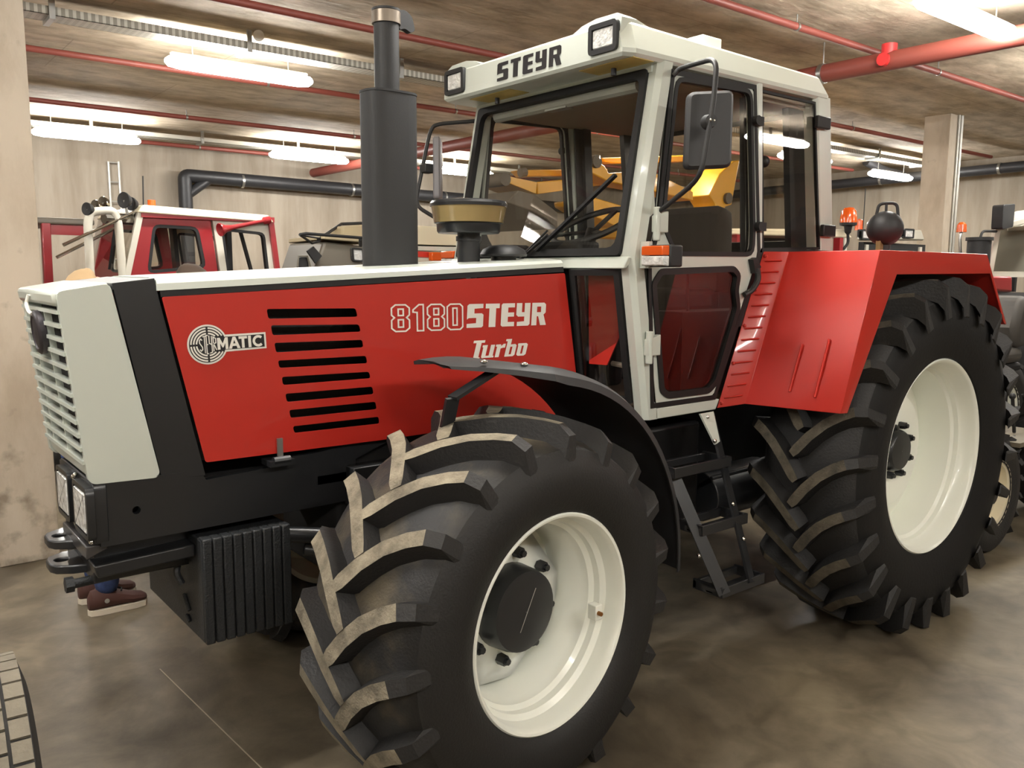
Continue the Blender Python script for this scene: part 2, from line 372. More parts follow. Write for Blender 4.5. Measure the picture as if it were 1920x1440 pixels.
light(12.15, 5.3, 'glowing tube light near the right wall beside the slim pillar', z=3.42)
light(4.25, .7, 'glowing tube light in the top right corner of the picture')
for x in (-4.9, -2, 1.0, 7.3, 10.4):
    light(x, .7, 'tube light of the row over the tractor nose, outside the picture', 'tube lights out of view')
for x in (-5.6, -2.9, -.2, 2.5, 7.9):
    light(x, -3.7, 'tube light of the row behind the camera, outside the picture', 'tube lights behind the camera')
for x in (-4.9, -1.9):
    light(x, 5.35, 'tube light hidden behind the left pillar, outside the picture', 'tube lights behind the left pillar')
b = MB(); b.cyl((1.086,4.896,3.690), (1.178,5.115,3.750), .045, seg=16)
tag(b.build('junction_box', mat('box_white', (225, 222, 212), .5)), 'small white round junction box on the ceiling above the bright tube light', 'junction box')
# black drain pipes
root = empty('drain_pipe', (2.693,11.850,3.260)); tag(root, 'thick black drain pipe with elbow on the back wall', 'pipe')
b = MB(); a0 = V((2.703,11.850,3.294)); a0 = V((a0.x, 11.85, 3.27))
b.tube(bez([(a0.x, 11.85, .002), (a0.x, 11.85, 3.27), (13.0, 11.85, 3.16)]), .105, 14); b.build('pipe_run', PIPE_B, root)
b = MB(); b.tube([(a0.x, 11.85, 2.95), (a0.x+.42, 11.85, 3.26)], .075, 12); b.build('branch', PIPE_B, root)
for x in (3.6, 5.6, 7.6, 9.6): b = MB(); b.lathe((x, 11.85, 3.25-.008*(x-3)), (1, 0, 0), [(0, .115), (.04, .115)], 14, True); b.build('clamp', STEEL, root)
root = empty('drain_pipe', (13.4, 6, 3.5)); tag(root, 'black drain pipe running along the right wall behind the slim pillar', 'pipe')
b = MB(); b.tube([(13.2, -7.9, 3.66), (13.2, 11.6, 3.4)], .085, 14); b.build('pipe_run', PIPE_B, root)
b = MB(); b.tube(bez([(13.2, 5.6, 3.5), (13.0, 5.9, 3.62), (12.6, 6.0, 3.75)]), .08, 12); b.build('branch', PIPE_B, root)
for y in (0, 2, 4, 6): b = MB(); b.lathe((13.2, y, 3.66-(y+7.9)*.0133), (0, 1, 0), [(0, .093), (.04, .093)], 14, True); b.build('clamp', STEEL, root)
# wall ladder
root = empty('wall_ladder', (1.633,12.000,2.483)); tag(root, 'narrow steel ladder fixed to the back wall above the red cab', 'ladder')
q0, q1 = V((1.630,12.000,3.408)), V((1.774,12.000,3.419))
for q in (q0, q1): b = MB(); b.tube([(q.x, 12, .3), (q.x, 12, q.z)], .018, 8); b.build('rail', GALV, root)
z = .5
while z < q0.z: b = MB(); b.tube([(q0.x, 12, z), (q1.x, 12, z)], .012, 8); b.build('rung', GALV, root); z += .29

# ================================================================ the tractor
T = empty('tractor', (1.2, 1.1, 0))
tag(T, 'large red and white tractor with black hood stripe, filling the picture', 'tractor')
YC = 1.1
def hy(x, off=0): return .80-.0368*(x+1.25)-off      # near side plane of the hood, off = proud of it
def mir(p): return V((p[0], 2*YC-p[1], p[2]))

# ---------------------------------------------------------------- wheels
def wheel(name, c, steer, flip, prm, parent, lugm, carm, phase=0):
    """axial coordinate a runs inwards from the outer rim plane; flip mirrors for the far side"""
    c = V(c); sg = -1 if flip else 1
    ax = V((-math.sin(steer), math.cos(steer), 0))*sg; ux = V((math.cos(steer), math.sin(steer), 0)); uz = V((0, 0, 1))
    def pt(a, r, al):
        p = c+ax*a+(-ux*math.cos(al)+uz*math.sin(al))*r
        if p.z < .004: p.z = .004
        return p
    am = prm['mid']
    half = prm['carcass']
    prof = half+[(2*am-a, r) for a, r in half[::-1]]
    seg = 96; b = MB(); R = []
    for a, r in prof: R.append([pt(a, r, 2*PI*i/seg) for i in range(seg)])
    b.rings(R, cap=False)
    b.bm.faces.ensure_lookup_table(); ns = prm['side']
    for i, f in enumerate(b.bm.faces): f.material_index = 1 if ((i//seg < ns or i//seg >= len(prof)-1-ns) and carm is TYRE) else 0
    ty = b.build(name, [carm, TYRES], parent)
    n = prm['n']; dm = 2*PI/n; st = prm['lug']
    for side in (0, 1):
        for k in range(n):
            al0 = phase+dm*(k+.5*side); b = MB(); L = []; P = []
            for (ab, rb, at_, rt_, ph, wb, wt) in st:
                if side: ab, at_ = 2*am-ab, 2*am-at_
                P.append((pt(ab, rb, al0+ph), pt(at_, rt_, al0+ph), wb, wt))
            for i, (pb, ptp, wb, wt) in enumerate(P):
                d = (P[min(i+1, len(P)-1)][1]-P[max(i-1, 0)][1]).normalized(); up_ = (ptp-pb); s_ = d.cross(up_)
                s_ = s_.normalized() if s_.length > 1e-6 else ux
                L.append([b.bm.verts.new(q) for q in (pb+s_*wb/2, ptp+s_*wt/2, ptp-s_*wt/2, pb-s_*wb/2)])
            for i in range(len(L)-1):
                for j in range(4):
                    b.face([L[i][j], L[i][(j+1) % 4], L[i+1][(j+1) % 4], L[i+1][j]], 1 if (j == 1 and st[i+1][0] > prm['sh']) else 0)
            b.face(L[0][::-1], 0); b.face(L[-1], 0)
            for v in b.bm.verts: v.co.z = max(v.co.z, .003)
            b.build('tread_lug', [TYRE, lugm], ty, ang=30)
    # rim
    def lat(nm, m, pr, sg_=96, par=ty):
        b = MB(); b.rings([[c+ax*a+(-ux*math.cos(2*PI*i/sg_)+uz*math.sin(2*PI*i/sg_))*r for i in range(sg_)] for a, r in pr], cap=False); return b.build(nm, m, par)
    lat('rim', RIM, prm['rim'])
    if 'square' in prm:                              # square disc with cut corners, welded inside the rim
        b = MB(); al_ = [.12+PI/4*k+d for k in range(0, 8, 2) for d in (-.26, .26)]
        P_ = [(-ux*math.cos(a)+uz*math.sin(a))*.293 for a in al_]
        b.hexa([c+ax*.225+p*.62 for p in P_], [c+ax*.250+p for p in P_]); b.hexa([c+ax*.250+p for p in P_], [c+ax*.262+p for p in P_]); b.build('wheel_disc', RIM, ty, ang=20)
        lat('disc_web', RIM, [(.30, .30), (.30, .05)])
    if 'disc' in prm:
        lat('wheel_disc', RIM, prm['disc'])
    lat('hub', BLACK, prm['hub'], 40)
    an, rn, nn, ln, off = prm['nuts']
    for k in range(nn):
        al = off+2*PI*k/nn; q = c+(-ux*math.cos(al)+uz*math.sin(al))*rn
        b = MB(); b.cyl(q+ax*an, q+ax*(an-ln), .021, .019, 6); b.cyl(q+ax*(an-ln), q+ax*(an-ln-.012), .012, seg=8); b.build('wheel_nut', BLACK, ty)
    return ty
def lugs(am, sh, rc, rsh, rt_c, rt_s, arc, wb, wt, ov=.035):
    # (a_base, r_base, a_top, r_top, angle, base width, top width)
    L = []
    for t, ph in ((0, 0), (.08, .10), (.3, .40), (.55, .68), (.8, .88), (1, 1)):
        a = am+ov+(sh-am-ov)*t
        e = 1.12 if t > .05 else .8
        L.append((a, rc+(rsh-rc)*t**3, a, rt_c+(rt_s-rt_c)*t**2, arc*ph, wb*e, wt*(1 if t > .05 else .75)))
    return L+[(sh-.035, rsh-.04, sh-.042, rt_s-.035, arc*1.06, wb*1.05, wt*.95), (sh-.045, rsh-.085, sh-.052, rsh-.08, arc*1.08, wb*.9, wt*.8)]
FW = dict(mid=.27, n=19, sh=.029, side=6,
    carcass=[(.04, .366), (.004, .368), (-.016, .385), (-.034, .44), (-.036, .49), (-.026, .54), (.0, .585), (.05, .608), (.14, .622), (.27, .63)],
    lug=lugs(.27, .03, .615, .585, .692, .668, .335, .066, .05),
    rim=[(.01, .376), (-.006, .375), (-.011, .370), (-.008, .362), (.004, .354), (.02, .352), (.06, .345), (.075, .328), (.10, .326), (.115, .312), (.15, .308), (.165, .297), (.24, .292), (.30, .30), (.52, .345), (.53, .37)],
    square=True,
    hub=[(.225, .152), (.16, .148), (.135, .141), (.132, .13), (.131, .001)], nuts=(.225, .19, 8, .035, .2))
RW = dict(mid=.205, n=24, sh=-.036, side=6,
    carcass=[(.04, .494), (0, .496), (-.024, .51), (-.05, .58), (-.06, .65), (-.058, .73), (-.035, .80), (.01, .838), (.10, .858), (.205, .865)],
    lug=lugs(.205, -.035, .85, .80, .932, .908, .255, .066, .046, .015),
    rim=[(.0, .505), (-.014, .504), (-.02, .498), (-.016, .49), (-.002, .48), (.024, .476), (.06, .468), (.072, .455), (.095, .452), (.108, .438), (.125, .436), (.22, .430), (.32, .43), (.40, .48), (.41, .50)],
    disc=[(.28, .436), (.265, .34), (.255, .325), (.215, .30), (.205, .22), (.205, .08)],
    hub=[(.205, .115), (.18, .11), (.165, .105), (.158, .098), (.155, .001)], nuts=(.205, .138, 8, .035, .4))
ST = .1099
fwN = wheel('front_tyre', (0, 0, .643), ST, False, FW, T, LUGF, TYRED, -.008)
rwN = wheel('rear_tyre', (2.537, -.044, .877), 0, False, RW, T, LUGR, TYRE, .105)
fwF = wheel('front_tyre', (0, 2*YC, .643), ST, True, FW, T, LUGF, TYRED, .11)
rwF = wheel('rear_tyre', (2.537, 2*YC+.044, .877), 0, True, RW, T, LUGR, TYRE, .2)
b = MB(); ha = V((-math.sin(ST), math.cos(ST), 0)); hu = V((math.cos(ST), math.sin(ST), 0)); hc = V((0, 0, .643))+ha*.13
b.tube([hc+hu*.045+V((0, 0, .075)), hc-hu*.03-V((0, 0, .065))], .0012, 6); b.build('hub_scratch', GALV, fwN)
# tyre valve block on the near front rim
b = MB(); q = V((.262, .045, .60)); b.box(q-V((.028, .0, .028)), q+V((.006, .04, .028))); b.cyl(q+V((-.012, -.008, 0)), q+V((-.012, .02, 0)), .007, seg=8); b.build('valve_block', RIM, fwN, bevel=.006)
b = MB(); b.cyl(q+V((-.014, -.016, 0)), q+V((-.014, 0, 0)), .008, seg=8); b.build('valve_cap', mat('brass', (150, 100, 50), .4, metal=.6), fwN)

# ---------------------------------------------------------------- hood
HP = lambda l, off=0: [V((p[0], p[1]-off, p[2])) for p in l]
HN = (-.0368, -1, 0); HNF = (-.0368, 1, 0)
# white nose: side outline extruded across
side = [(-1.276,0.801,1.738), (-1.127,0.795,1.762), (-1.010,0.791,1.154), (-1.020,0.792,1.138), (-1.205,0.798,1.143), (-1.220,0.799,1.157)]
b = MB(); th = .03
n_ = rnd(side, .02, 3)
b.plate(n_, [], .03, HN)
fT, fB = V(side[0]), V(side[5]); rT = V(side[1]); rB = V(side[3])
nose = b.build('nose_side', WHITE, T, bevel=.012)
b = MB(); b.plate([mir(p) for p in n_], [], .03, HNF); b.build('nose_side', WHITE, T, bevel=.012)
w0 = fT.y; w1 = 2*YC-w0
# front rim: top cap, bottom cap
b = MB()
b.prism([(fT.x-.012, w0+.006, fT.z), (rT.x, w0+.006, rT.z+.004), (rT.x, w0+.006, rT.z-.02), (fT.x+.03, w0+.006, fT.z-.045), (fT.x-.006, w0+.006, fT.z-.045)], (0, w1-w0-.012, 0)); b.build('nose_top', WHITE, nose, bevel=.012)
b = MB(); b.prism([(fB.x-.004, w0+.006, fB.z+.05), (fB.x+.05, w0+.006, fB.z+.05), (fB.x+.07, w0+.006, fB.z-.006), (fB.x+.012, w0+.006, fB.z-.004)], (0, w1-w0-.012, 0)); b.build('nose_bottom', WHITE, nose, bevel=.01)
# grille bars
gt, gb = fT.z-.062, fB.z+.055
def gx(z): return fT.x+(fB.x-fT.x)*(fT.z-z)/(fT.z-fB.z)
nb = 11
for k in range(nb+1):
    z = gt+(gb-gt)*k/nb; x = gx(z)
    b = MB(); b.hexa([(x-.006, w0+.01, z-.006), (x-.006, w0+.01, z+.006), (x+.012, w0+.01, z+.006), (x+.012, w0+.01, z-.006)], [(x-.006, w1-.01, z-.006), (x-.006, w1-.01, z+.006), (x+.012, w1-.01, z+.006), (x+.012, w1-.01, z-.006)]); b.build('grille_bar', WHITE, nose)
for y in (YC-.06, YC+.16):
    b = MB(); b.bar((gx(gt)+.01, y, gt), (gx(gb)+.01, y, gb), .012, .02, (1, 0, 0)); b.build('grille_post', WHITE, nose)
b = MB(); b.prism([(fT.x+.055, w0+.03, fT.z-.03), (fT.x+.07, w0+.03, fT.z-.03), (fB.x+.07, w0+.03, fB.z+.03), (fB.x+.055, w0+.03, fB.z+.03)], (0, w1-w0-.06, 0)); b.build('radiator_screen', mat('radiator_dark', (46, 42, 44), .7, bump=.4, bscale=300), nose, smooth=False)
# badge on the grille
bc = V((gx(1.60)-.014, YC, 1.60))
b = MB(); b.lathe(bc, (-1, 0, -.1), [(-.012, .072), (.004, .072), (.010, .066), (.012, .055), (.008, .05), (.012, .001)], 32); b.build('round_badge', mat('badge_grey', (66, 62, 66), .4, metal=.5), nose)
b = MB(); b.tube(bez([bc+V((-.012, .06, .12)), bc+V((-.02, .07, .09)), bc+V((-.02, .03, .065)), bc+V((-.016, 0, .06))]), .006, 8); b.build('badge_cord', LETW, nose)
# black band behind the nose
band = [(-1.118,0.795,1.762), (-0.993,0.791,1.773), (-0.983,0.790,1.713), (-0.862,0.786,1.121), (-1.001,0.791,1.130)]
b = MB(); o2 = [p+V((0, .012, 0)) for p in sm(*band)]
b.plate(rnd(o2, .006), [], .02, HN); b.plate(rnd([mir(p) for p in o2], .006), [], .02, HNF)
b.prism([(o2[0].x, o2[0].y, o2[0].z), (o2[1].x, o2[1].y, o2[1].z+.004), (o2[1].x, o2[1].y, o2[1].z-.02), (o2[0].x, o2[0].y, o2[0].z-.02)], (0, 2*(YC-o2[0].y), 0))
b.build('hood_band', BLACK, T, bevel=.004)
# white top of the hood
tf, tr = V((-0.990,0.790,1.772)), V((0.677,0.729,1.853)); lf, lr = V((-0.980,0.790,1.738)), V((0.683,0.729,1.825))
hr = 2*YC
cs = lambda p, l: [(p.x, l.y, l.z), (p.x, p.y+.002, p.z-.012), (p.x, p.y+.014, p.z), (p.x, p.y+.10, p.z+.008), (p.x, hr-p.y-.10, p.z+.008), (p.x, hr-p.y-.014, p.z), (p.x, hr-p.y-.002, p.z-.012), (p.x, hr-l.y, l.z)]
b = MB(); b.hexa(cs(tf, lf), cs(tr, lr)); hood = b.build('hood_top', WHITE, T, ang=25)
# black strip
sf, s2 = V((-0.978,0.790,1.718)), V((0.687,0.729,1.803))
b = MB(); b.plate([lf+V((0, .006, 0)), lr+V((0, .006, 0)), s2+V((0, .006, 0)), sf+V((0, .006, 0))], [], .015, HN); b.build('seal_strip', RUB, hood, smooth=False)
b = MB(); b.plate([mir(lf), mir(lr), mir(s2), mir(sf)], [], .015, HNF); b.build('seal_strip', RUB, hood, smooth=False)
# red side panel with eight louvre slots
pan = [(-0.978,0.790,1.718), (0.687,0.729,1.798), (0.788,0.725,1.186), (-0.176,0.760,1.168), (-0.864,0.786,1.168)]
SL = [((-0.639,0.778,1.673), (-0.306,0.765,1.668), (-0.298,0.765,1.637), (-0.634,0.777,1.639)), ((-0.626,0.777,1.617), (-0.294,0.765,1.609), (-0.286,0.765,1.582), (-0.621,0.777,1.582)), ((-0.616,0.777,1.556), (-0.282,0.764,1.552), (-0.277,0.764,1.524), (-0.610,0.776,1.522)), ((-0.605,0.776,1.494), (-0.268,0.764,1.492), (-0.262,0.764,1.464), (-0.600,0.776,1.468)),
      ((-0.593,0.776,1.436), (-0.256,0.763,1.432), (-0.250,0.763,1.407), (-0.589,0.776,1.407)), ((-0.582,0.775,1.376), (-0.244,0.763,1.375), (-0.238,0.763,1.346), (-0.577,0.775,1.346)), ((-0.570,0.775,1.317), (-0.232,0.763,1.317), (-0.226,0.762,1.288), (-0.565,0.775,1.288)), ((-0.558,0.775,1.258), (-0.220,0.762,1.259), (-0.216,0.762,1.232), (-0.553,0.774,1.233))]
SL = [rnd(q, .009) for q in SL]
b = MB(); b.plate(rnd(pan, .008), SL, .004, HN); red = b.build('side_panel', RED, T, smooth=False)
b = MB(); b.plate(rnd([mir(p) for p in pan], .008), [[mir(p) for p in q] for q in SL], .004, HNF); b.build('side_panel', RED, T, smooth=False)
# dark engine bay behind
b = MB(); b.box((-.93, .86, 1.16), (.66, 1.34, 1.72)); b.build('engine_block', mat('engine_dark', (20, 19, 19), .6, bump=.6, bscale=25), T)

# lettering --------------------------------------------------------
def place(polys, name, m, parent, org, ux, uz, off):
    """polys: list of (outline, holes) in 2D units; org + u*ux + v*uz"""
    b = MB(); n = V(ux).cross(V(uz)).normalized()
    f = lambda q: V(org)+V(ux)*q[0]+V(uz)*q[1]+n*off
    for o_, h_ in polys: b.plate([f(q) for q in o_], [[f(q) for q in h] for h in h_], 0, n)
    return b.build(name, m, parent, smooth=False)
def sh(poly, dx, sc=1, sl=0): return ([(dx+(x+sl*y)*sc, y*sc) for x, y in poly[0]], [[(dx+(x+sl*y)*sc, y*sc) for x, y in h] for h in poly[1]])
G = {
 'S': ([(.07, 1), (.62, 1), (.62, .82), (.28, .80), (.28, .60), (.57, .60), (.64, .54), (.64, .06), (.58, 0), (0, 0), (0, .17), (.36, .19), (.36, .41), (.07, .41), (0, .35), (0, .93)], []),
 'T': ([(0, 1), (.56, 1), (.56, .80), (.42, .80), (.42, 0), (.15, 0), (.15, .80), (0, .80)], []),
 'E': ([(.06, 1), (.55, 1), (.55, .82), (.28, .82), (.28, .60), (.53, .60), (.53, .42), (.28, .42), (.28, .19), (.55, .19), (.55, 0), (.06, 0), (0, .06), (0, .94)], []),
 'Y': ([(0, 1), (.23, 1), (.23, .60), (.34, .60), (.34, 1), (.58, 1), (.58, .07), (.51, 0), (.04, 0), (.04, .18), (.34, .20), (.34, .41), (.08, .41), (0, .49)], []),
 'R': ([(0, 1), (.52, 1), (.6, .92), (.6, .56), (.51, .47), (.64, 0), (.38, 0), (.28, .40), (.22, .40), (.22, 0), (0, 0)], [[(.22, .83), (.22, .58), (.39, .58), (.39, .83)]]),
}
def word_steyr(sp=.10):
    out = []; x = 0
    for ch, w_ in (('S', .64), ('T', .56), ('E', .55), ('Y', .58), ('R', .64)): out.append(sh(G[ch], x)); x += w_+sp
    return out, x-sp
def stroke(pts, w_, closed=False):
    P = [V((p[0], p[1], 0)) for p in pts]; L, R_ = [], []; n = len(P)
    for i in range(n):
        a = P[i-1] if (i or closed) else None; b_ = P[(i+1) % n] if (i < n-1 or closed) else None
        d1 = (P[i]-a).normalized() if a is not None else None; d2 = (b_-P[i]).normalized() if b_ is not None else None
        if d1 is None: d1 = d2
        if d2 is None: d2 = d1
        n1 = V((-d1.y, d1.x, 0)); n2 = V((-d2.y, d2.x, 0)); m_ = n1+n2; k = max(m_.length_squared, .6); o_ = m_*(w_/k)
        L.append((P[i].x+o_.x, P[i].y+o_.y)); R_.append((P[i].x-o_.x, P[i].y-o_.y))
    if closed:
        A = lambda Q: abs(sum(Q[i-1][0]*Q[i][1]-Q[i][0]*Q[i-1][1] for i in range(len(Q))))
        return (L, [R_]) if A(L) > A(R_) else (R_, [L])
    return (L+R_[::-1], [])
n8 = [[(.14, 1), (.5, 1), (.64, .88), (.64, .62), (.54, .52), (.64, .42), (.64, .12), (.5, 0), (.14, 0), (0, .12), (0, .42), (.1, .52), (0, .62), (0, .88)], [(.24, .84), (.42, .84), (.42, .6), (.24, .6)], [(.24, .44), (.42, .44), (.42, .16), (.24, .16)]]
n0 = [[(.12, 1), (.5, 1), (.6, .9), (.6, .1), (.5, 0), (.12, 0), (0, .1), (0, .9)], [(.22, .84), (.38, .84), (.38, .17), (.22, .17)]]
n1_ = [[(.22, 1), (.38, 1), (.38, 0), (.15, 0), (.15, .70), (0, .72), (0, .80)]]
def word_8180():
    out = []; x = 0
    for g, w_ in ((n8, .64), (n1_, .42), (n8, .64), (n0, .6)):
        if g is n1_: x += .02
        for lp in g:
            o_, h_ = stroke(lp, .058, True); out.append(([(x+a, c_) for a, c_ in o_], [[(x+a, c_) for a, c_ in h] for h in h_]))
        x += w_+.115
    return out
# baseline frames on the hood plane
def basis(bl, br, tl):
    bl, br, tl = V(bl), V(br), V(tl); return bl, (br-bl), (tl-bl)
o_, ur, uu = basis((0.176,0.748,1.579), (0.583,0.733,1.578), (0.181,0.747,1.674)); hgt = uu.length; ws, wl = word_steyr(.075)
place([([(x/wl, y) for x, y in a], [[(x/wl, y) for x, y in h] for h in hh]) for a, hh in ws], 'lettering', LETW, red, o_, ur, uu, .0025)
o_, ur, uu = basis((-0.160,0.760,1.577), (0.158,0.748,1.575), (-0.161,0.760,1.677)); w8 = .64*2+.42+.6+.115*3+.02
place([([(x/w8, y) for x, y in a], [[(x/w8, y) for x, y in h] for h in hh]) for a, hh in word_8180()], 'lettering', LETW, red, o_, ur, uu, .0025)
# Turbo, slanted
SLT = .16
tb = []
tb.append(([(0, 1), (.5, 1), (.5, .86), (.36, .86), (.36, .06), (.42, .06), (.42, 0), (.14, 0), (.14, .86), (0, .86)], []))
tb.append(([(.44, .72), (.66, .72), (.66, .12), (.80, .12), (.80, .72), (.98, .72), (.98, .1), (1.03, .1), (1.03, 0), (.52, 0), (.48, .06), (.48, .6), (.44, .6)], []))
tb.append(([(1.03, .72), (1.25, .72), (1.27, .62), (1.36, .74), (1.46, .74), (1.46, .52), (1.36, .52), (1.27, .48), (1.27, 0), (1.09, 0), (1.09, .6), (1.03, .6)], []))
tb.append(([(1.44, 1), (1.70, 1), (1.70, .68), (1.90, .70), (1.98, .62), (1.98, .08), (1.9, 0), (1.52, 0), (1.52, .88), (1.44, .88)], [[(1.70, .55), (1.80, .55), (1.80, .12), (1.70, .12)]]))
tb.append(([(2.04, .72), (2.42, .72), (2.50, .64), (2.50, .08), (2.42, 0), (2.14, 0), (2.06, .08), (2.06, .6), (2.04, .6)], [[(2.23, .58), (2.32, .58), (2.32, .12), (2.23, .12)]]))
tb = [sh(q, 0, 1, SLT) for q in tb]; wt_ = 2.60
o_, ur, uu = basis((0.191,0.747,1.454), (0.484,0.736,1.453), (0.194,0.747,1.525))
place([([(x/wt_, y*1.02) for x, y in a], [[(x/wt_, y*1.02) for x, y in h] for h in hh]) for a, hh in tb], 'lettering', LETW, red, o_, ur, uu, .0025)
# round ring emblem with the word plate
ec, er, et = V((-0.842,0.785,1.561)), V((-0.779,0.783,1.565)), V((-0.844,0.785,1.629)); ex = (er-ec); eu = (et-ec); exu = ex.normalized(); euu = (V((0, 0, 1)))
rr = .5*(ex.length+eu.length)
def circ2(r, a0=0, a1=2*PI, k=40): return [(r*math.cos(a0+(a1-a0)*i/k), r*math.sin(a0+(a1-a0)*i/k)) for i in range(k+(0 if a1-a0 > 6.28 else 1))]
EX = V((1, -.0368, 0)).normalized()*rr; EZ = V((-.04, 0, 1)).normalized()*rr
EX = V((EX.x, EX.y, .03*rr))
pw = 3.0; a_ = math.asin(.38)
place([([(pw, -.42)]+[(pw, .42)]+circ2(1.0, a_+.06, 2*PI-a_-.06, 56), [])], 'emblem_border', LETW, red, ec, EX, EZ, .0025)
place([([(pw-.10, -.33), (pw-.10, .33)]+circ2(.91, .37, 2*PI-.37, 56), [])], 'emblem_ground', LETB, red, ec, EX, EZ, .0035)
rg = []
for r_ in (.825, .69, .555):
    for q in range(4):
        a0, a1 = q*PI/2+.05/r_, (q+1)*PI/2-.05/r_
        if q == 0: a0 = max(a0, math.asin(min(.99, .40/r_)))
        if q == 3: a1 = min(a1, 2*PI-math.asin(min(.99, .40/r_)))
        if a1 > a0+.05: rg.append(stroke(circ2(r_, a0, a1, 14), .078))
for pts in ([(-.27, .22), (-.33, .30), (-.40, .22), (-.40, .10), (-.27, -.12), (-.27, -.24), (-.34, -.30), (-.40, -.22)], [(-.24, .40), (-.06, .44)], [(-.15, .42), (-.15, -.43)], [(.03, .46), (-.06, .46), (-.06, -.46), (.03, -.46)], [(-.06, 0), (.02, 0)],
            [(.08, .45), (.08, .05), (.18, .0)], [(.20, .42), (.20, -.40), (.08, -.44)], [(.28, -.36), (.28, .36), (.40, .28), (.40, .06), (.29, .02), (.42, -.30)]):
    rg.append(stroke(pts, .052))
mt = []
def lt(poly, x): mt.append(([(x+a, c_) for a, c_ in poly], []))
lt([(0, -.3), (0, .3), (.14, .3), (.27, 0), (.40, .3), (.54, .3), (.54, -.3), (.40, -.3), (.40, .02), (.30, -.2), (.24, -.2), (.14, .02), (.14, -.3)], .47)
mt.append(([(1.03, -.3), (1.26, .3), (1.40, .3), (1.63, -.3), (1.47, -.3), (1.43, -.17), (1.23, -.17), (1.19, -.3)], [[(1.27, -.04), (1.33, .14), (1.39, -.04)]]))
lt([(0, .3), (.44, .3), (.44, .17), (.29, .17), (.29, -.3), (.15, -.3), (.15, .17), (0, .17)], 1.56)
lt([(0, -.3), (0, .3), (.15, .3), (.15, -.3)], 2.05)
mt.append(stroke([(2.58+.24*math.cos(t), .235*math.sin(t)) for t in [PI*.25+PI*1.5*i/16 for i in range(17)]], .13))
place(rg+mt, 'emblem_lettering', LETW, red, ec, EX, EZ, .0045)
# hood catch at the lower edge
b = MB(); q = V((-0.611,0.776,1.177)); b.box(q+V((-.010, -.012, -.035)), q+V((.010, -.004, .045))); b.build('hood_catch', STEEL, T)
b = MB(); b.box(q+V((-.045, -.03, -.05)), q+V((.045, .05, -.03))); b.cyl(q+V((-.03, -.02, -.03)), q+V((.03, -.02, -.03)), .014, seg=10); b.build('catch_bracket', BLACK, T)

# ---------------------------------------------------------------- frame, headlights, front hitch
fx = -1.195
b = MB(); b.plate([(fx, .80, .938), (-.3, .80, .945), (-.3, .80, 1.10), (-.02, .80, 1.20), (.75, .80, 1.20), (.75, .80, 1.28), (-.45, .80, 1.145), (-.62, .80, 1.14), (-.64, .80, 1.115), (-.86, .80, 1.105), (-.88, .80, 1.14), (fx, .80, 1.148)], [[(-1.085+.013*math.cos(t), .80, 1.040+.013*math.sin(t)) for t in [2*PI*i/16 for i in range(16)]]], .03, (0, -1, 0))
b.build('front_frame', BLACK, T, smooth=False)
b = MB(); b.plate([(fx, 1.36, .938), (-.3, 1.36, .945), (-.3, 1.36, 1.10), (.75, 1.36, 1.20), (-.45, 1.36, 1.14), (fx, 1.36, 1.12)], [], .03, (0, 1, 0)); b.build('front_frame', BLACK, T, smooth=False)
b = MB(); b.box((fx+.03, .86, .95), (-.4, 1.32, 1.10)); b.build('front_subframe', DARK, T)
b = MB(); b.plate(rnd([(fx-.015, .795, .945), (fx-.015, .795, 1.148), (fx-.015, 1.27, 1.148), (fx-.015, 1.27, .945)], .025), [], .04, (-1, 0, 0)); lp = b.build('lamp_panel', BLACK, T, bevel=.006)
for y in (.88, 1.135):
    b = MB(); q = rnd([(fx-.016, y-.095, .965), (fx-.016, y-.095, 1.135), (fx-.016, y+.095, 1.135), (fx-.016, y+.095, .965)], .025); b.plate([p-V((.022, 0, 0)) for p in q], [[p-V((.022, 0, 0)) for p in inset(q, .016, (1, 0, 0))]], .024, (-1, 0, 0)); hl = b.build('headlight', BLACK, lp)
    b = MB(); r0 = inset(q, .015, (1, 0, 0)); b.hexa([p-V((.003, 0, 0)) for p in r0], [p-V((.024, 0, 0)) for p in inset(r0, .01, (1, 0, 0))]); b.build('lens', LENS, hl)
for y, z in ((1.01, .97), (1.01, 1.13), (.985, 1.14), (.81, .96)):
    b = MB(); b.sphere((fx-.025, y, z), .009, 10, 6); b.build('screw', CHROME, lp)
# front clevis and push beam
for z0 in (.915, .83):
    q = [(-1.285, 1.04, z0), (-1.298, 1.07, z0), (-1.298, 1.13, z0), (-1.285, 1.16, z0), (-1.24, 1.19, z0), (-1.12, 1.20, z0), (-1.12, .98, z0), (-1.24, 1.01, z0)]
    hole = [(-1.255+.022*math.cos(2*PI*i/14), 1.1+.022*math.sin(2*PI*i/14), z0) for i in range(14)]
    b = MB(); b.plate(q, [hole], .03, (0, 0, 1)); b.build('front_clevis', BLACK, T, bevel=.005)
b = MB(); b.prism([(-1.235, .82, .943), (-1.17, .82, .943), (-1.17, .82, .925), (-1.235, .82, .90)], (0, .34, 0)); b.build('hitch_plate', mat('hitch_grey', (58, 56, 56), .35, coat=.3), T, bevel=.004)
b = MB(); b.box((-1.20, .90, .79), (-.86, 1.3, .93)); b.build('hitch_block', BLACK, T, bevel=.006)
b = MB(); b.prism([(-1.215, .82, .875), (-.90, .82, .885), (-.90, .82, .84), (-1.205, .82, .832)], (0, .09, 0)); b.build('push_beam', BLACK, T, bevel=.006)
b = MB(); b.cyl((-1.255, .96, .785), (-1.0, .96, .79), .016, seg=12); b.cyl((-1.275, .96, .785), (-1.25, .96, .785), .026, seg=6); b.build('hitch_pin', IRON, T)
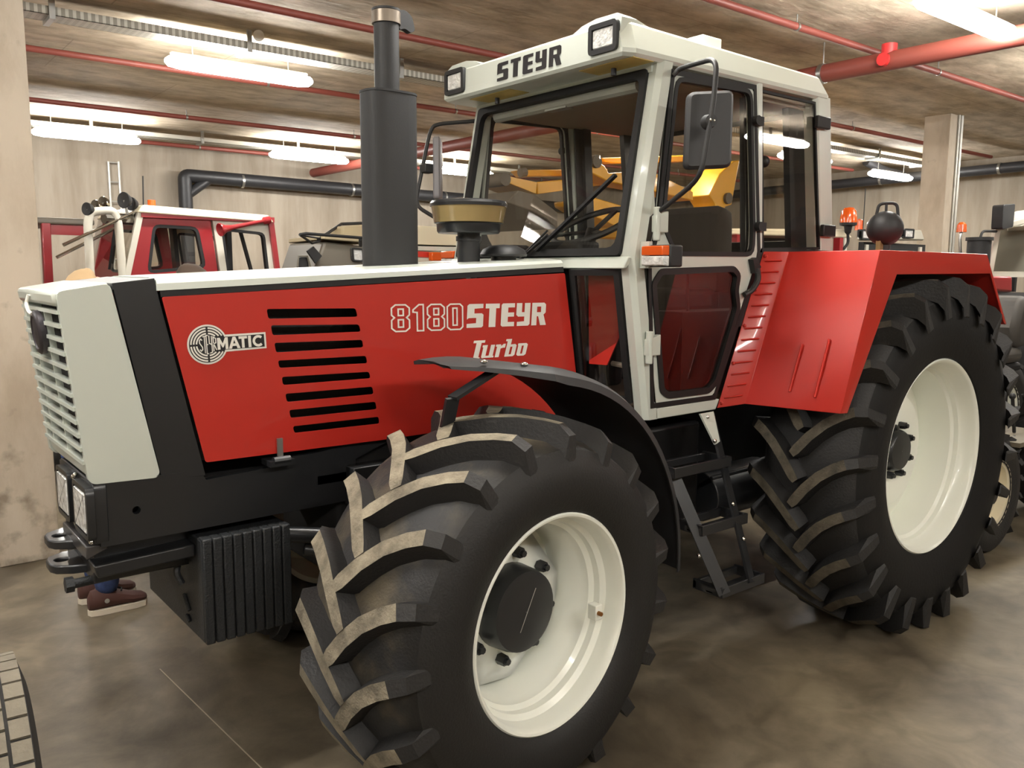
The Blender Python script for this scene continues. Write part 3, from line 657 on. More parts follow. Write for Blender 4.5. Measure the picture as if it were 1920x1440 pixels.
# ballast weights
wx0, wx1 = -.899, -.586; n = 9
b = MB(); b.box((wx0, .764, .548), (wx1, 1.40, .91)); wb_ = b.build('front_weight', IRON, T, bevel=.006)
for k in range(n):
    x0 = wx0+(wx1-wx0)*k/n
    b = MB(); b.box((x0+.0018, .752, .546), (x0+(wx1-wx0)/n-.0018, .80, .914)); b.build('weight_slab', IRON, wb_, bevel=.005)
b = MB(); b.tube(bez([(wx0-.02, .94, .80), (wx0-.035, .93, .76), (wx0-.02, .92, .72)]), .012, 8); b.tube([(wx0-.006, .95, .67), (wx0-.006, .90, .625)], .006, 6); b.tube([(wx0-.006, .93, .60), (wx0-.006, .90, .585)], .006, 6); b.build('weight_handle', IRON, wb_)
# axle and driveline
b = MB(); b.cyl((0, .30, .60), (0, 1.9, .60), .10, seg=18); b.sphere((0, 1.1, .60), .20, 20, 12, (1, 1, 1)); b.build('front_axle', BLACK, T)
b = MB(); b.box((-.36, .84, .62), (.8, 1.36, 1.2)); b.build('engine_sump', DARK, T, bevel=.02)
b = MB(); b.box((.7, .80, .55), (2.75, 1.40, 1.15)); b.build('transmission', mat('trans_black', (18, 18, 19), .5), T, bevel=.04)
b = MB(); b.cyl((2.537, .3, .877), (2.537, 1.9, .877), .15, seg=20); b.build('rear_axle', BLACK, T)
b = MB(); b.box((-.46, .82, 1.02), (-.2, .80, 1.06)); b.cyl((-.62, .80, .87), (-.2, .70, .80), .03, seg=12); b.cyl((-.5, .84, .78), (-.05, .6, .68), .025, seg=12); b.box((-.34, .74, .93), (-.1, .82, 1.08)); b.build('steering_gear', BLACK, T, bevel=.004)

# ---------------------------------------------------------------- front mudguard (turns with the wheel)
def mud(side):
    c = V((0, 0, .643)) if side == 0 else V((0, 2*YC, .643)); sg = 1 if side == 0 else -1
    ax = V((-math.sin(ST), math.cos(ST), 0))*sg; ux = V((math.cos(ST), math.sin(ST), 0))
    b = MB(); R = []
    for k in range(25):
        t = k/24; al = math.radians(101-103*t)
        r = .852-.03*t+.02*max(0, 1-t*4.5)**1.5
        a0 = .03+.0*t; lipa = max(0, 1-t*8)
        a0 += .30*lipa
        drop = .02+.035*min(1, t*6)
        d = ux*math.cos(al)+V((0, 0, 1))*math.sin(al)
        R.append([c+ax*a0+d*(r-drop), c+ax*(a0+.008)+d*(r-drop*.5), c+ax*(a0+.035)+d*(r-.012), c+ax*(a0+.09)+d*r, c+ax*.50+d*r, c+ax*.53+d*(r-.008), c+ax*.53+d*(r-.02), c+ax*(a0+.09)+d*(r-.008), c+ax*(a0+.04)+d*(r-.02), c+ax*(a0+.014)+d*(r-drop*.5), c+ax*(a0+.006)+d*(r-drop)])
    b.rings(R); m = b.build('front_mudguard', PLASTIC, T)
    for al, a in ((96, .25), (90, .15)):
        q = c+ax*a+(ux*math.cos(math.radians(al))+V((0, 0, 1))*math.sin(math.radians(al)))*(.868 if al > 95 else .856)
        b = MB(); b.sphere(q, .013, 12, 8, (1, 1, .6)); b.build('bolt', CHROME, m)
    b = MB(); p0 = c+ax*.25+V((-.05, 0, .85)); b.bar(p0+V((.02, 0, -.02)), p0+V((-.16, 0, -.10)), .05, .012); b.bar(p0+V((-.16, 0, -.10)), c+ax*.48+V((-.18, 0, .1)), .05, .012); b.build('stay', BLACK, m)
    return m
mud(0); mud(1)

# ---------------------------------------------------------------- exhaust, pre-cleaner, intake cap
ec_ = V((-.018, 1.0, 0))
def stad(cx, cy, hx, hy_, z, k=8):
    out = []
    for i in range(4*k):
        a = 2*PI*i/(4*k); c_, s_ = math.cos(a), math.sin(a); e = .5
        out.append((cx+hx*math.copysign(abs(c_)**.55, c_), cy+hy_*math.copysign(abs(s_)**.8, s_), z))
    return out
b = MB(); b.rings([stad(ec_.x, 1.0, .112, .075, 1.78), stad(ec_.x, 1.0, .112, .075, 2.488), stad(ec_.x, 1.0, .114, .077, 2.49), stad(ec_.x, 1.0, .114, .077, 2.498)]); mu = b.build('exhaust_muffler', MUFF, T)
b = MB(); b.cyl((ec_.x-.005, 1.0, 2.49), (ec_.x-.005, 1.0, 2.765), .049, seg=24, cap=False); b.cyl((ec_.x-.005, 1.0, 2.49), (ec_.x-.005, 1.0, 2.74), .044, seg=24, cap=True); b.build('exhaust_pipe', MUFF, mu)
b = MB(); b.lathe((ec_.x-.005, 1.0, 2.755), (0, 0, 1), [(0, .05), (0, .056), (.045, .056), (.045, .05), (.03, .001)], 24); b.build('pipe_clamp', mat('clamp_dull', (120, 110, 98), .4, metal=.7), mu)
b = MB(); b.cyl((ec_.x-.06, 1.0, 2.803), (ec_.x+.05, 1.0, 2.806), .0, .0) if False else b.lathe((ec_.x-.005, 1.0, 2.802), (0, 0, 1), [(0, .055), (.008, .056), (.012, .03), (.013, .001)], 24)
b.prism(rnd([(ec_.x+.04, .985, 2.815), (ec_.x+.075, .985, 2.82), (ec_.x+.105, .985, 2.80), (ec_.x+.118, .985, 2.75), (ec_.x+.10, .985, 2.738), (ec_.x+.07, .985, 2.752), (ec_.x+.045, .985, 2.74)], .012), (0, .03, 0)); b.build('rain_flap', SATIN, mu)
pc = V((.335, .95, 0))
b = MB(); b.cyl((pc.x, pc.y, 1.80), (pc.x, pc.y, 1.965), .048, seg=24); b.cyl((pc.x, pc.y, 1.93), (pc.x, pc.y, 1.95), .054, seg=24); pcs = b.build('pre_cleaner', BLACK, T)
b = MB(); b.lathe((pc.x, pc.y, 1.962), (0, 0, 1), [(0, .03), (0, .128), (.008, .134), (.038, .136), (.042, .147)], 36); b.build('bowl_base', BLACK, pcs)
b = MB(); b.lathe((pc.x, pc.y, 2.004), (0, 0, 1), [(0, .142), (.002, .147), (.07, .159), (.073, .155)], 36); b.build('dust_bowl', BOWL, pcs)
b = MB(); b.lathe((pc.x, pc.y, 2.072), (0, 0, 1), [(0, .15), (0, .163), (.012, .164), (.022, .158), (.026, .14), (.030, .10), (.031, .001)], 36); b.build('bowl_lid', BLACK, pcs)
ic = V((.50, .92, 0))
b = MB(); b.cyl((ic.x, ic.y, 1.80), (ic.x, ic.y, 1.872), .055, seg=24); icb = b.build('intake_cap', BLACK, T)
b = MB(); b.lathe((ic.x, ic.y, 1.868), (0, 0, 1), [(0, .05), (.0, .10), (.008, .103), (.03, .09), (.045, .06), (.05, .02), (.051, .001)], 32); b.build('cap_dome', SATIN, icb)

# ---------------------------------------------------------------- cab
YN, YF = .45, 1.75
def both(fn): fn(lambda p: V(p)); fn(mir)
S = lambda pts: [V((x, YN, z)) for x, z in pts]
# pillars (knee-shaped, front face seen)
def pill(name, pts, wid, depth, m=WHITE):
    """pts: front edge (x,z) list, bottom to top; depth along x, wid along y from the side plane"""
    for k in (0, 1):
        b = MB(); R = []
        for x, z in pts:
            sh_ = .058 if 'lining' in name else 0; y0, y1, yc = (YN+sh_, YN+wid, YN+.02+sh_) if k == 0 else (2*YC-YN-sh_, 2*YC-YN-wid, 2*YC-YN-.02-sh_)
            R.append([V((x, yc, z)), V((x+.022, y0, z)), V((x+depth, y0, z)), V((x+depth, y1, z)), V((x, y1, z))])
        b.rings(R); b.build(name, m, T, ang=25)
pill('front_pillar', [(.918, 1.165), (.802, 1.862), (.955, 2.68)], .062, .075)
pill('middle_pillar', [(1.66, 1.90), (1.605, 2.68)], .06, .05)
pill('middle_pillar_lining', [(1.652, 1.90), (1.597, 2.66)], .085, .064, SATIN)
pill('rear_pillar', [(2.205, 1.88), (2.10, 2.68)], .09, .13)
# sill
for y0, y1 in ((YN, YN+.09), (YF-.09, YF)):
    b = MB(); b.prism([(.985, y0, 1.165), (1.40, y0, 1.167), (1.425, y0, 1.215), (.98, y0, 1.213)], (0, y1-y0, 0)); b.build('sill', WHITE, T, bevel=.004)
# cross beam under the windscreen and above it
b = MB(); b.prism([(.765, YN+.01, 1.818), (.79, YN+.01, 1.818), (.83, YN+.01, 1.868), (.795, YN+.01, 1.868)], (0, YF-YN-.02, 0)); b.build('scuttle', WHITE, T, bevel=.006)
b = MB(); b.prism([(.94, YN+.04, 2.63), (.99, YN+.04, 2.63), (.99, YN+.04, 2.68), (.94, YN+.04, 2.68)], (0, YF-YN-.08, 0)); b.build('header_beam', WHITE, T)
# windscreen: rubber frame and pane
ws = [V((.798, .505, 1.872)), V((.946, .508, 2.645)), V((.946, 1.692, 2.645)), V((.798, 1.695, 1.872))]
wn = newell(ws); wn = wn if wn.x < 0 else -wn
wi = inset(ws, .032, wn)
b = MB(); b.plate(rnd([p+wn*.012 for p in ws], .02), [rnd([p+wn*.012 for p in wi], .05)], .03, wn); wf = b.build('windscreen_frame', RUB, T)
b = MB(); b.plate(rnd([p-wn*.004 for p in inset(ws, .02, wn)], .03), [], 0, wn); b.build('windscreen_pane', GLASS, wf, smooth=False)
# wiper
b = MB(); on = lambda y, z: V((.798+(z-1.872)*.1915-.03, y, z))
b.tube([on(1.13, 1.86), on(.96, 1.97)], .008, 8); b.tube([on(1.13, 1.87), on(.965, 1.99)], .005, 6); b.build('wiper_arm', RUB, wf)
b = MB(); b.bar(on(1.02, 1.90), on(.58, 2.21), .012, .022, (1, 0, 0)); b.build('wiper_blade', RUB, wf)
# lower quarter windows beside the hood
for k in (0, 1):
    f_ = (lambda p: V(p)) if k == 0 else mir
    q = [f_(p) for p in ((.715, .735, 1.812), (.783, .512, 1.812), (.890, .512, 1.235), (.78, .735, 1.235))]
    n_ = newell(q); n_ = n_ if n_.x < 0 else -n_
    b = MB(); b.plate([p for p in q], [inset(q, .026, n_)], .025, n_); qf = b.build('quarter_window_frame', RUB, T)
    b = MB(); b.plate([p-n_*.01 for p in inset(q, .02, n_)], [], 0, n_); b.build('quarter_window_pane', DGLASS, qf, smooth=False)
# doors
door = [(1.028, 2.636), (1.598, 2.65), (1.682, 1.905), (1.672, 1.85), (1.385, 1.226), (.955, 1.226), (.915, 1.83), (.962, 1.99)]
upw = [(1.05, 2.617), (1.572, 2.632), (1.638, 2.0), (1.636, 1.886), (1.075, 1.88), (.985, 2.01)]
low = [(0.933,0.450,1.757), (0.984,0.450,1.814), (1.490,0.450,1.829), (1.537,0.450,1.794), (1.522,0.450,1.720), (1.544,0.450,1.637), (1.396,0.450,1.293), (1.340,0.450,1.255), (1.054,0.450,1.256), (1.007,0.450,1.284)]
def mkdoor(f_, near):
    N_ = (0, -1, 0) if near else (0, 1, 0)
    D = [f_(p) for p in S(door)]; U = rnd([f_(p) for p in S(upw)], .05); Lw = rnd([f_(p) for p in low], .02)
    off = V(N_)
    b = MB(); o_ = [p+off*.003 for p in D]; b.plate(inset(o_, -.010, N_), [inset(o_, .012, N_)], .012, N_); b.build('door_seal', RUB, T)
    b = MB(); b.plate(rnd(inset(D, .008, N_), .03), [U, Lw], .03, N_); d_ = b.build('door', WHITE, T, bevel=.003)
    b = MB(); b.plate([p+off*.006 for p in inset(U, -.006, N_)], [[p+off*.006 for p in inset(U, .014, N_)]], .02, N_); b.build('window_rubber', RUB, d_)
    b = MB(); b.plate([p+off*.008 for p in inset(Lw, -.006, N_)], [[p+off*.008 for p in inset(Lw, .022, N_)]], .02, N_); b.build('window_rubber', RUB, d_)
    b = MB(); b.plate([p-off*.006 for p in U], [], 0, N_); b.build('window_pane', TINT, d_, smooth=False)
    b = MB(); b.plate([p-off*.006 for p in Lw], [], 0, N_); b.build('window_pane', DGLASS, d_, smooth=False)
    def pb(x, z, d): return f_((x, YN-d, z))
    b = MB(); b.plate([p-off*.034 for p in inset(D, .012, N_)], [[p-off*.034 for p in inset(U, .008, N_)], [p-off*.034 for p in inset(Lw, .012, N_)]], .006, N_); b.build('door_lining', SATIN, d_)
    b = MB()
    b.prism([pb(1.60, 1.865, .0), pb(1.63, 1.875, .0), pb(1.665, 1.83, .0), pb(1.625, 1.80, 0)], off*.03)
    b.tube(bez([pb(1.64, 1.825, .025), pb(1.648, 1.77, .03), pb(1.60, 1.72, .03), pb(1.555, 1.70, .02)]), .014, 10); b.build('door_handle', SATIN, d_)
    for (x, z) in ((.965, 2.02), (.938, 1.50)):
        b = MB(); b.prism([pb(x-.045, z-.05, 0), pb(x+.03, z-.05, 0), pb(x+.03, z+.04, 0), pb(x-.045, z+.02, 0)], off*.03)
        b.cyl(pb(x-.03, z-.085, .018), pb(x-.03, z+.055, .018), .016, seg=12); b.build('hinge', WHITE, d_, bevel=.004)
    for (x, z) in ((1.60, 2.50), (1.655, 2.02)):
        b = MB(); b.cyl(pb(x, z, -.02), pb(x, z, .03), .022, seg=12); b.prism([pb(x-.005, z-.02, 0), pb(x+.05, z-.02, 0), pb(x+.05, z+.02, 0), pb(x-.005, z+.02, 0)], off*.022); b.build('window_catch', SATIN, d_)
    return d_
dn = mkdoor(lambda p: V(p), True); mkdoor(mir, False)
# rear quarter windows
for k in (0, 1):
    f_ = (lambda p: V(p)) if k == 0 else mir; N_ = V((0, -1, 0)) if k == 0 else V((0, 1, 0))
    q = [f_(p) for p in S([(1.65, 2.648), (2.105, 2.648), (2.215, 1.925), (1.715, 1.91)])]
    b = MB(); b.plate([p-N_*.002 for p in q], [inset([p-N_*.002 for p in q], .012, N_)], .015, N_); rf = b.build('rear_side_window_frame', RUB, T)
    b = MB(); b.plate([p-N_*.006 for p in q], [], 0, N_); b.build('rear_side_window_pane', TINT, rf, smooth=False)
    for (x, z) in ((2.135, 2.55), (2.235, 2.02)):
        b = MB(); b.prism([f_((x-.045, YN-.004, z-.03)), f_((x+.07, YN-.004, z-.03)), f_((x+.07, YN-.004, z+.03)), f_((x-.045, YN-.004, z+.03))], N_*.025); b.build('window_hinge', SATIN, rf, bevel=.006)
    b = MB(); b.sphere(f_((1.735, YN+.03, 2.33)), .028, 14, 10); b.build('window_knob', SATIN, rf)
    b = MB(); b.plate([f_(p) for p in S([(1.70, 1.92), (2.33, 1.92), (2.37, 1.55), (1.55, 1.55)])], [], .02, tuple(N_)); b.build('rear_side_panel', SATIN, T)
# rear wall
b = MB(); q = [V((2.24, YN+.06, 1.93)), V((2.14, YN+.06, 2.64)), V((2.14, YF-.06, 2.64)), V((2.24, YF-.06, 1.93))]; b.plate(q, [rnd(inset(q, .045, (1, 0, 0)), .06)], .03, (1, 0, .14)); rw_ = b.build('rear_window_frame', RUB, T)
b = MB(); b.plate(inset([p-V((.01, 0, 0)) for p in q], .03, (1, 0, 0)), [], 0, (1, 0, .14)); b.build('rear_window_pane', TINT, rw_, smooth=False)
b = MB(); b.box((2.2, YN+.05, 1.2), (2.25, YF-.05, 1.93)); b.build('rear_wall', SATIN, T)
# dark inner uprights of the cab frame
for y in (YN+.07, YF-.11):
    b = MB(); b.prism([(1.70, y, 1.9), (1.76, y, 1.9), (1.70, y, 2.66), (1.645, y, 2.66)], (0, .04, 0)); b.build('roll_bar', SATIN, T)
    b = MB(); b.prism([(2.06, y, 1.9), (2.20, y, 1.9), (2.10, y, 2.66), (1.97, y, 2.66)], (0, .035, 0)); b.build('rear_upright', SATIN, T)
b = MB(); b.box((.95, YN+.06, 2.615), (2.15, YF-.06, 2.655)); b.build('roof_lining', LINING, T)
b = MB(); b.tube([(.99, .6, 2.60), (.99, 1.6, 2.60)], .03, 10); b.box((.97, 1.05, 2.57), (1.02, 1.2, 2.62)); b.build('sun_blind', mat('blind_grey', (150, 150, 142), .5), T)
# interior
b = MB(); b.box((.92, YN+.09, 1.18), (2.2, YF-.09, 1.22)); b.build('cab_floor', mat('floor_mat', (92, 76, 62), .9), T)
b = MB(); b.prism([(.83, .62, 1.3), (.83, .62, 1.84), (.93, .62, 1.90), (1.12, .62, 1.86), (1.12, .62, 1.80), (.98, .62, 1.70), (.95, .62, 1.3)], (0, .96, 0)); b.build('dashboard', DARK, T, bevel=.02)
b = MB(); b.box((.98, .95, 1.86), (1.12, 1.25, 1.95)); b.box((.86, 1.30, 1.86), (.98, 1.62, 1.935)); b.build('instrument_cluster', DARK, T, bevel=.02)
sc_ = V((1.20, 1.1, 2.03)); sn = V((-.45, 0, .89)).normalized(); su = V((0, 1, 0)); sv = sn.cross(su)
b = MB(); b.tube([sc_+(su*math.cos(2*PI*i/32)+sv*math.sin(2*PI*i/32))*.20 for i in range(32)], .016, 8, True); sw = b.build('steering_wheel', SATIN, T)
for a in (.5, 2.6, 4.7):
    b = MB(); b.bar(sc_-sn*.03, sc_+(su*math.cos(a)+sv*math.sin(a))*.195, .03, .012, tuple(sn)); b.build('spoke', SATIN, sw)
b = MB(); b.cyl(sc_-sn*.02, V((1.02, 1.1, 1.55)), .03, .045, 14); b.build('steering_column', DARK, sw)
st_ = [(1.86, 1.70), (1.84, 2.0), (1.88, 2.12), (1.94, 2.16), (1.99, 2.14), (2.0, 1.70)]
b = MB(); R = []
for y, sx in ((.83, .82), (.845, .96), (.90, 1.0), (1.1, 1.0), (1.3, 1.0), (1.355, .96), (1.37, .82)):
    R.append([(1.93+(x-1.93)*sx, y, 1.70+(z-1.70)*(sx if sx == 1 else sx)) for x, z in st_])
b.rings(R); se = b.build('seat_backrest', SEAT, T, bevel=.01)
b = MB(); b.box((1.45, .84, 1.60), (1.92, 1.36, 1.72)); b.build('seat_cushion', SEAT, T, bevel=.03)
b = MB(); b.box((1.55, .92, 1.22), (1.9, 1.28, 1.6)); b.build('seat_pedestal', DARK, T, bevel=.02)
b = MB(); b.box((1.30, YN+.13, 1.22), (1.9, YN+.30, 1.62)); b.tube([(1.42, YN+.2, 1.6), (1.40, YN+.2, 1.84)], .009, 8); b.sphere((1.40, YN+.2, 1.85), .02, 10, 8); b.build('side_console', mat('console_brown', (44, 28, 26), .7), T, bevel=.02)
b = MB(); b.plate([(.80, .70, 1.80), (.86, .56, 1.80), (.92, .56, 1.55), (.88, .62, 1.40), (.84, .70, 1.40)], [], .01, (-1, -.3, 0)); b.build('inner_sheet', RED, T)  # added red sheet in place of the hood's reflection in the quarter window
b = MB(); b.tube([(.86, .70, 1.41), (.90, .54, 1.395)], .012, 8); b.tube([(.85, .70, 1.24), (.85, .70, 1.56)], .012, 8); b.build('inner_rail', WHITE, T)
# roof
RZ = 2.664
lo = [(.745, .47), (.80, .447), (2.20, .447), (2.245, .47), (2.245, 1.73), (2.20, 1.753), (.80, 1.753), (.745, 1.73)]
def rr_(z, d, dx0, dx1): return [V((x+(dx0 if x < 1.5 else -dx1), y+(d if y < YC else -d), z)) for x, y in lo]
b = MB(); b.rings([rr_(RZ, .012, .012, .012), rr_(RZ+.012, 0, 0, 0), rr_(RZ+.03, 0, 0, 0), [V((p.x, p.y, p.z+(.022 if p.x < 1 else 0))) for p in rr_(2.772, .034, .004, .03)], [V((p.x, p.y, p.z+(.022 if p.x < 1 else 0))) for p in rr_(2.782, .042, .012, .038)], rr_(2.79, .16, .30, .16)]); roof = b.build('cab_roof', WHITE, T, ang=12)
def pod(f_):
    b = MB()
    A = [(.745, .49, 2.70), (.745, .86, 2.70), (.752, .80, 2.79), (.756, .72, 2.825), (.762, .64, 2.84), (.762, .52, 2.838), (.754, .485, 2.815)]
    B_ = [(.84, .487, 2.70), (.84, .86, 2.70), (.84, .80, 2.79), (.84, .72, 2.825), (.85, .64, 2.842), (.85, .53, 2.84), (.85, .492, 2.82)]
    C_ = [(1.10, .50, 2.70), (1.10, .86, 2.70), (1.10, .80, 2.77), (1.08, .72, 2.778), (1.06, .64, 2.785), (1.06, .54, 2.784), (1.08, .505, 2.775)]
    b.rings([[f_(p) for p in L] for L in (A, B_, C_)]); b.build('lamp_pod', WHITE, roof, ang=18)
    q = [f_(p) for p in ((.743, .655, 2.688), (.743, .655, 2.808), (.743, .492, 2.808), (.743, .492, 2.688))]
    b = MB(); o_ = rnd([p-V((.012, 0, 0)) for p in q], .02); b.plate(o_, [inset(o_, .02, (-1, 0, 0))], .02, (-1, 0, 0)); wl_ = b.build('work_lamp', SATIN, roof)
    b = MB(); r0 = rnd(inset(q, .018, (-1, 0, 0)), .012); b.hexa([p+V((.002, 0, 0)) for p in r0], [p-V((.008, 0, 0)) for p in inset(r0, .008, (-1, 0, 0))]); b.build('lens', LENS, wl_)
pod(lambda p: V(p)); pod(mir)
ws, wl = word_steyr(.12)
place([([(x/wl, y) for x, y in a], [[(x/wl, y) for x, y in h] for h in hh]) for a, hh in ws], 'lettering', LETB, roof, V((.7455, 1.285, 2.692)), V((0, -.455, 0)), V((.004, 0, .083)), .003)
for y in (.62, 1.42):
    b = MB(); b.box((.80, y-.16, RZ-.003), (.92, y+.16, RZ+.004)); vp = b.build('visor_panel', mat('visor_amber', (200, 176, 104), .5), roof)
    b = MB(); b.cyl((.85, y, RZ-.012), (.85, y, RZ-.04), .012, seg=10); b.build('visor_screw', SATIN, roof)
b = MB(); b.box((1.50, .68, 2.77), (1.64, .80, 2.915)); b.build('roof_vent', WHITE, roof, bevel=.006)
# direction indicator at the near and far front pillar
for k in (0, 1):
    f_ = (lambda p: V(p)) if k == 0 else mir; N_ = V((0, -1, 0)) if k == 0 else V((0, 1, 0))
    b = MB(); b.hexa([f_(p) for p in ((.86, .43, 1.825), (.86, .29, 1.825), (.94, .29, 1.825), (.94, .43, 1.825))], [f_(p) for p in ((.86, .43, 1.915), (.86, .29, 1.915), (.94, .29, 1.915), (.94, .43, 1.915))]); ind = b.build('indicator', SATIN, T, bevel=.008)
    b = MB(); b.hexa([f_(p) for p in ((.862, .425, 1.872), (.862, .295, 1.872), (.83, .305, 1.872), (.83, .42, 1.872))], [f_(p) for p in ((.862, .425, 1.912), (.862, .295, 1.912), (.83, .305, 1.91), (.83, .42, 1.91))]); b.build('amber_lens', AMBER, ind, bevel=.004)
    b = MB(); b.hexa([f_(p) for p in ((.862, .425, 1.828), (.862, .295, 1.828), (.83, .305, 1.832), (.83, .42, 1.832))], [f_(p) for p in ((.862, .425, 1.870), (.862, .295, 1.870), (.83, .305, 1.869), (.83, .42, 1.869))]); b.build('clear_lens', LENS, ind, bevel=.004)
    b = MB(); b.prism([f_(p) for p in ((.855, .452, 1.82), (.855, .452, 1.93), (.855, .40, 1.93), (.855, .40, 1.82))], (.02, 0, 0)); b.build('bracket', WHITE, ind)
# mirrors
b = MB(); ml, mh = [(0.945,0.300,2.217), (1.118,0.200,2.230), (1.116,0.200,2.536), (0.953,0.300,2.522)], None
mn = newell(sm(*ml)); mn = mn if mn.y < 0 else -mn
q = rnd(ml, .03, 4); b.rings([[p+mn*.004 for p in inset(q, .012, mn)], [p-mn*.008 for p in q], [p-mn*.03 for p in q], [p-mn*.034 for p in inset(q, .006, mn)]]); mrn = b.build('mirror', PLASTIC, T)
b = MB(); b.plate([p-mn*.036 for p in inset(q, .012, mn)], [], 0, -mn); b.build('mirror_glass', MIRRG, mrn, smooth=False)
b = MB(); b.tube(bez([(1.019,0.440,2.617), (1.037,0.420,2.646), (0.962,0.170,2.631), (0.936,0.160,2.462), (0.892,0.170,2.197), (0.904,0.220,2.151), (0.940,0.420,2.059)]), .0105, 10); b.build('mirror_arm', SATIN, mrn)
b = MB(); c0 = V((0.933,0.170,2.389)); b.cyl(c0-mn*.03, c0+mn*.014, .03, .024, 16); b.build('mirror_clamp', SATIN, mrn)
for s in (-.008, .012): b = MB(); b.sphere(c0+mn*.018+V((s, 0, 0)), .006, 8, 6); b.build('bolt', CHROME, mrn)
ml = [(0.804,1.940,2.196), (0.914,2.020,2.207), (0.938,2.020,2.523), (0.828,1.940,2.497)]
b = MB(); q = [V((.80, 1.93, 2.12)), V((.80, 2.13, 2.12)), V((.80, 2.13, 2.46)), V((.80, 1.93, 2.46))]
q = [Matrix.Rotation(math.radians(-38), 3, 'Z') @ (p-V((.80, 2.03, 2.3)))+V((.80, 2.03, 2.3)) for p in q]; q = [p+V((0.904,2.030,2.364))-V((.80, 2.03, 2.29)) for p in q]
fn_ = newell(q); q = rnd(q, .03, 4); b.rings([[p+fn_*.02 for p in inset(q, .012, fn_)], [p+fn_*.012 for p in q], [p-fn_*.012 for p in q], [p-fn_*.02 for p in inset(q, .01, fn_)]]); mrf = b.build('mirror', mat('mirror_back_grey', (130, 128, 132), .45), T)
b = MB(); b.tube(bez([(0.986,1.780,2.604), (0.852,1.980,2.598), (0.830,2.000,2.550), (0.789,2.020,2.335), (0.745,2.020,2.160), (0.778,1.840,2.076)]), .0105, 10); b.build('mirror_arm', SATIN, mrf)
b = MB(); b.box(V((0.811,2.000,2.360))-V((.03, .03, .025)), V((0.811,2.000,2.360))+V((.03, .03, .025))); b.build('mirror_clamp', SATIN, mrf, bevel=.006)

# ---------------------------------------------------------------- rear fenders
def fender(f_, near):
    A1, A2 = V((1.718,0.447,1.899)), V((1.407,0.447,1.174)); B1, B2 = V((1.825,0.380,1.902)), V((1.527,0.380,1.191))
    ZT = 1.905; yo = -.10
    C1, C2 = V((1.782, yo, ZT)), V((1.535, yo, 1.208)); D1, D2 = V((1.944, yo, 1.80)), V((1.592, yo, 1.204))
    E1 = V((2.862, yo, ZT)); F1 = V((2.922, yo, 1.806)); E2 = V((3.175, yo, 1.535)); F2 = V((3.14, yo, 1.545))
    yi = .46; A1.z = B1.z = ZT
    b = MB(); v = {k: b.bm.verts.new(f_(p)) for k, p in dict(A1=A1, A2=A2, B1=B1, B2=B2, C1=C1, C2=C2, D1=D1, D2=D2, E1=E1, E2=E2, F1=F1, F2=F2, Ei=V((2.862, yi, ZT)), Ri=V((3.175, yi, 1.535)), Mi=V((2.2, yi, ZT))).items()}
    for fs in (('A1', 'A2', 'B2', 'B1'), ('B1', 'B2', 'C2', 'C1'), ('C2', 'D2', 'D1', 'C1'), ('C1', 'D1', 'F1', 'E1'), ('E1', 'F1', 'F2', 'E2'), ('A1', 'B1', 'Mi'), ('B1', 'C1', 'E1', 'Ei', 'Mi'), ('Ei', 'E1', 'E2', 'Ri')): b.face([v[k] for k in fs])
    fo = b.build('rear_fender', RED, T, ang=12)
    sd = fo.modifiers.new('solid', 'SOLIDIFY'); sd.thickness = .006; sd.offset = -1 if near else -1
    bv = fo.modifiers.new('bevel', 'BEVEL'); bv.width = .006; bv.segments = 2; bv.limit_method = 'ANGLE'; bv.angle_limit = math.radians(15)
    n_ = newell([A1, A2, B2, B1]); n_ = n_ if n_.y < 0 else -n_
    for k in range(13):
        t = .06+.88*k/12; p = A1.lerp(A2, t); q = B1.lerp(B2, t); p, q = p.lerp(q, .14), p.lerp(q, .80)
        b = MB(); b.tube([f_(p+n_*.001), f_(p.lerp(q, .1)+n_*.005), f_(p.lerp(q, .9)+n_*.005), f_(q+n_*.001)], .005, 6); b.build('rib', RED, fo)
    for t in (.03, .25, .48, .72, .97):
        b = MB(); p = A1.lerp(A2, t)+(B1-A1)*.10; b.sphere(f_(p+n_*.003), .009, 8, 6); b.build('screw', RED, fo)
    n2 = newell([B1, B2, C2, C1]); n2 = n2 if n2.x < 0 else -n2
    for u0, t0, t1 in ((.45, .60, .90), (.72, .56, .92)):
        p = B1.lerp(B2, t0).lerp(C1.lerp(C2, t0), u0); q = B1.lerp(B2, t1).lerp(C1.lerp(C2, t1), u0)
        b = MB(); b.tube([f_(p+n2*.004), f_(q+n2*.004)], .006, 8); b.build('stiffener', RED, fo)
    # lining plate inside
    return fo
fn = fender(lambda p: V(p), True); ff = fender(mir, False)
# round work lamp with handle on the near fender
c0 = V((2.42, .22, 2.03))
b = MB(); b.sphere(c0, .088, 28, 18); b.cyl(c0+V((0, 0, -.07)), (c0.x, c0.y, 1.905), .03, seg=14); wl2 = b.build('fender_lamp', SATIN, T)
sd_ = V((.62, -.78, 0)); b = MB(); b.tube(bez([c0+sd_*-.045+V((0, 0, .07)), c0+sd_*-.035+V((0, 0, .125)), c0+sd_*.05+V((0, 0, .128)), c0+sd_*.06+V((0, 0, .05))]), .008, 8); b.tube([c0+V((0, 0, .08)), c0+V((0, 0, .128))], .007, 8); b.build('lamp_handle', SATIN, wl2)
b = MB(); b.lathe(c0, (.75, .62, .05), [(.05, .075), (.08, .078), (.085, .07), (.08, .001)], 24); b.build('lamp_lens', LENS, wl2)
b = MB(); b.box(c0+V((-.06, -.012, -.125)), c0+V((-.03, .012, -.055))); b.build('lamp_bracket', mat('brass_dull', (140, 120, 80), .5, metal=.4), wl2)

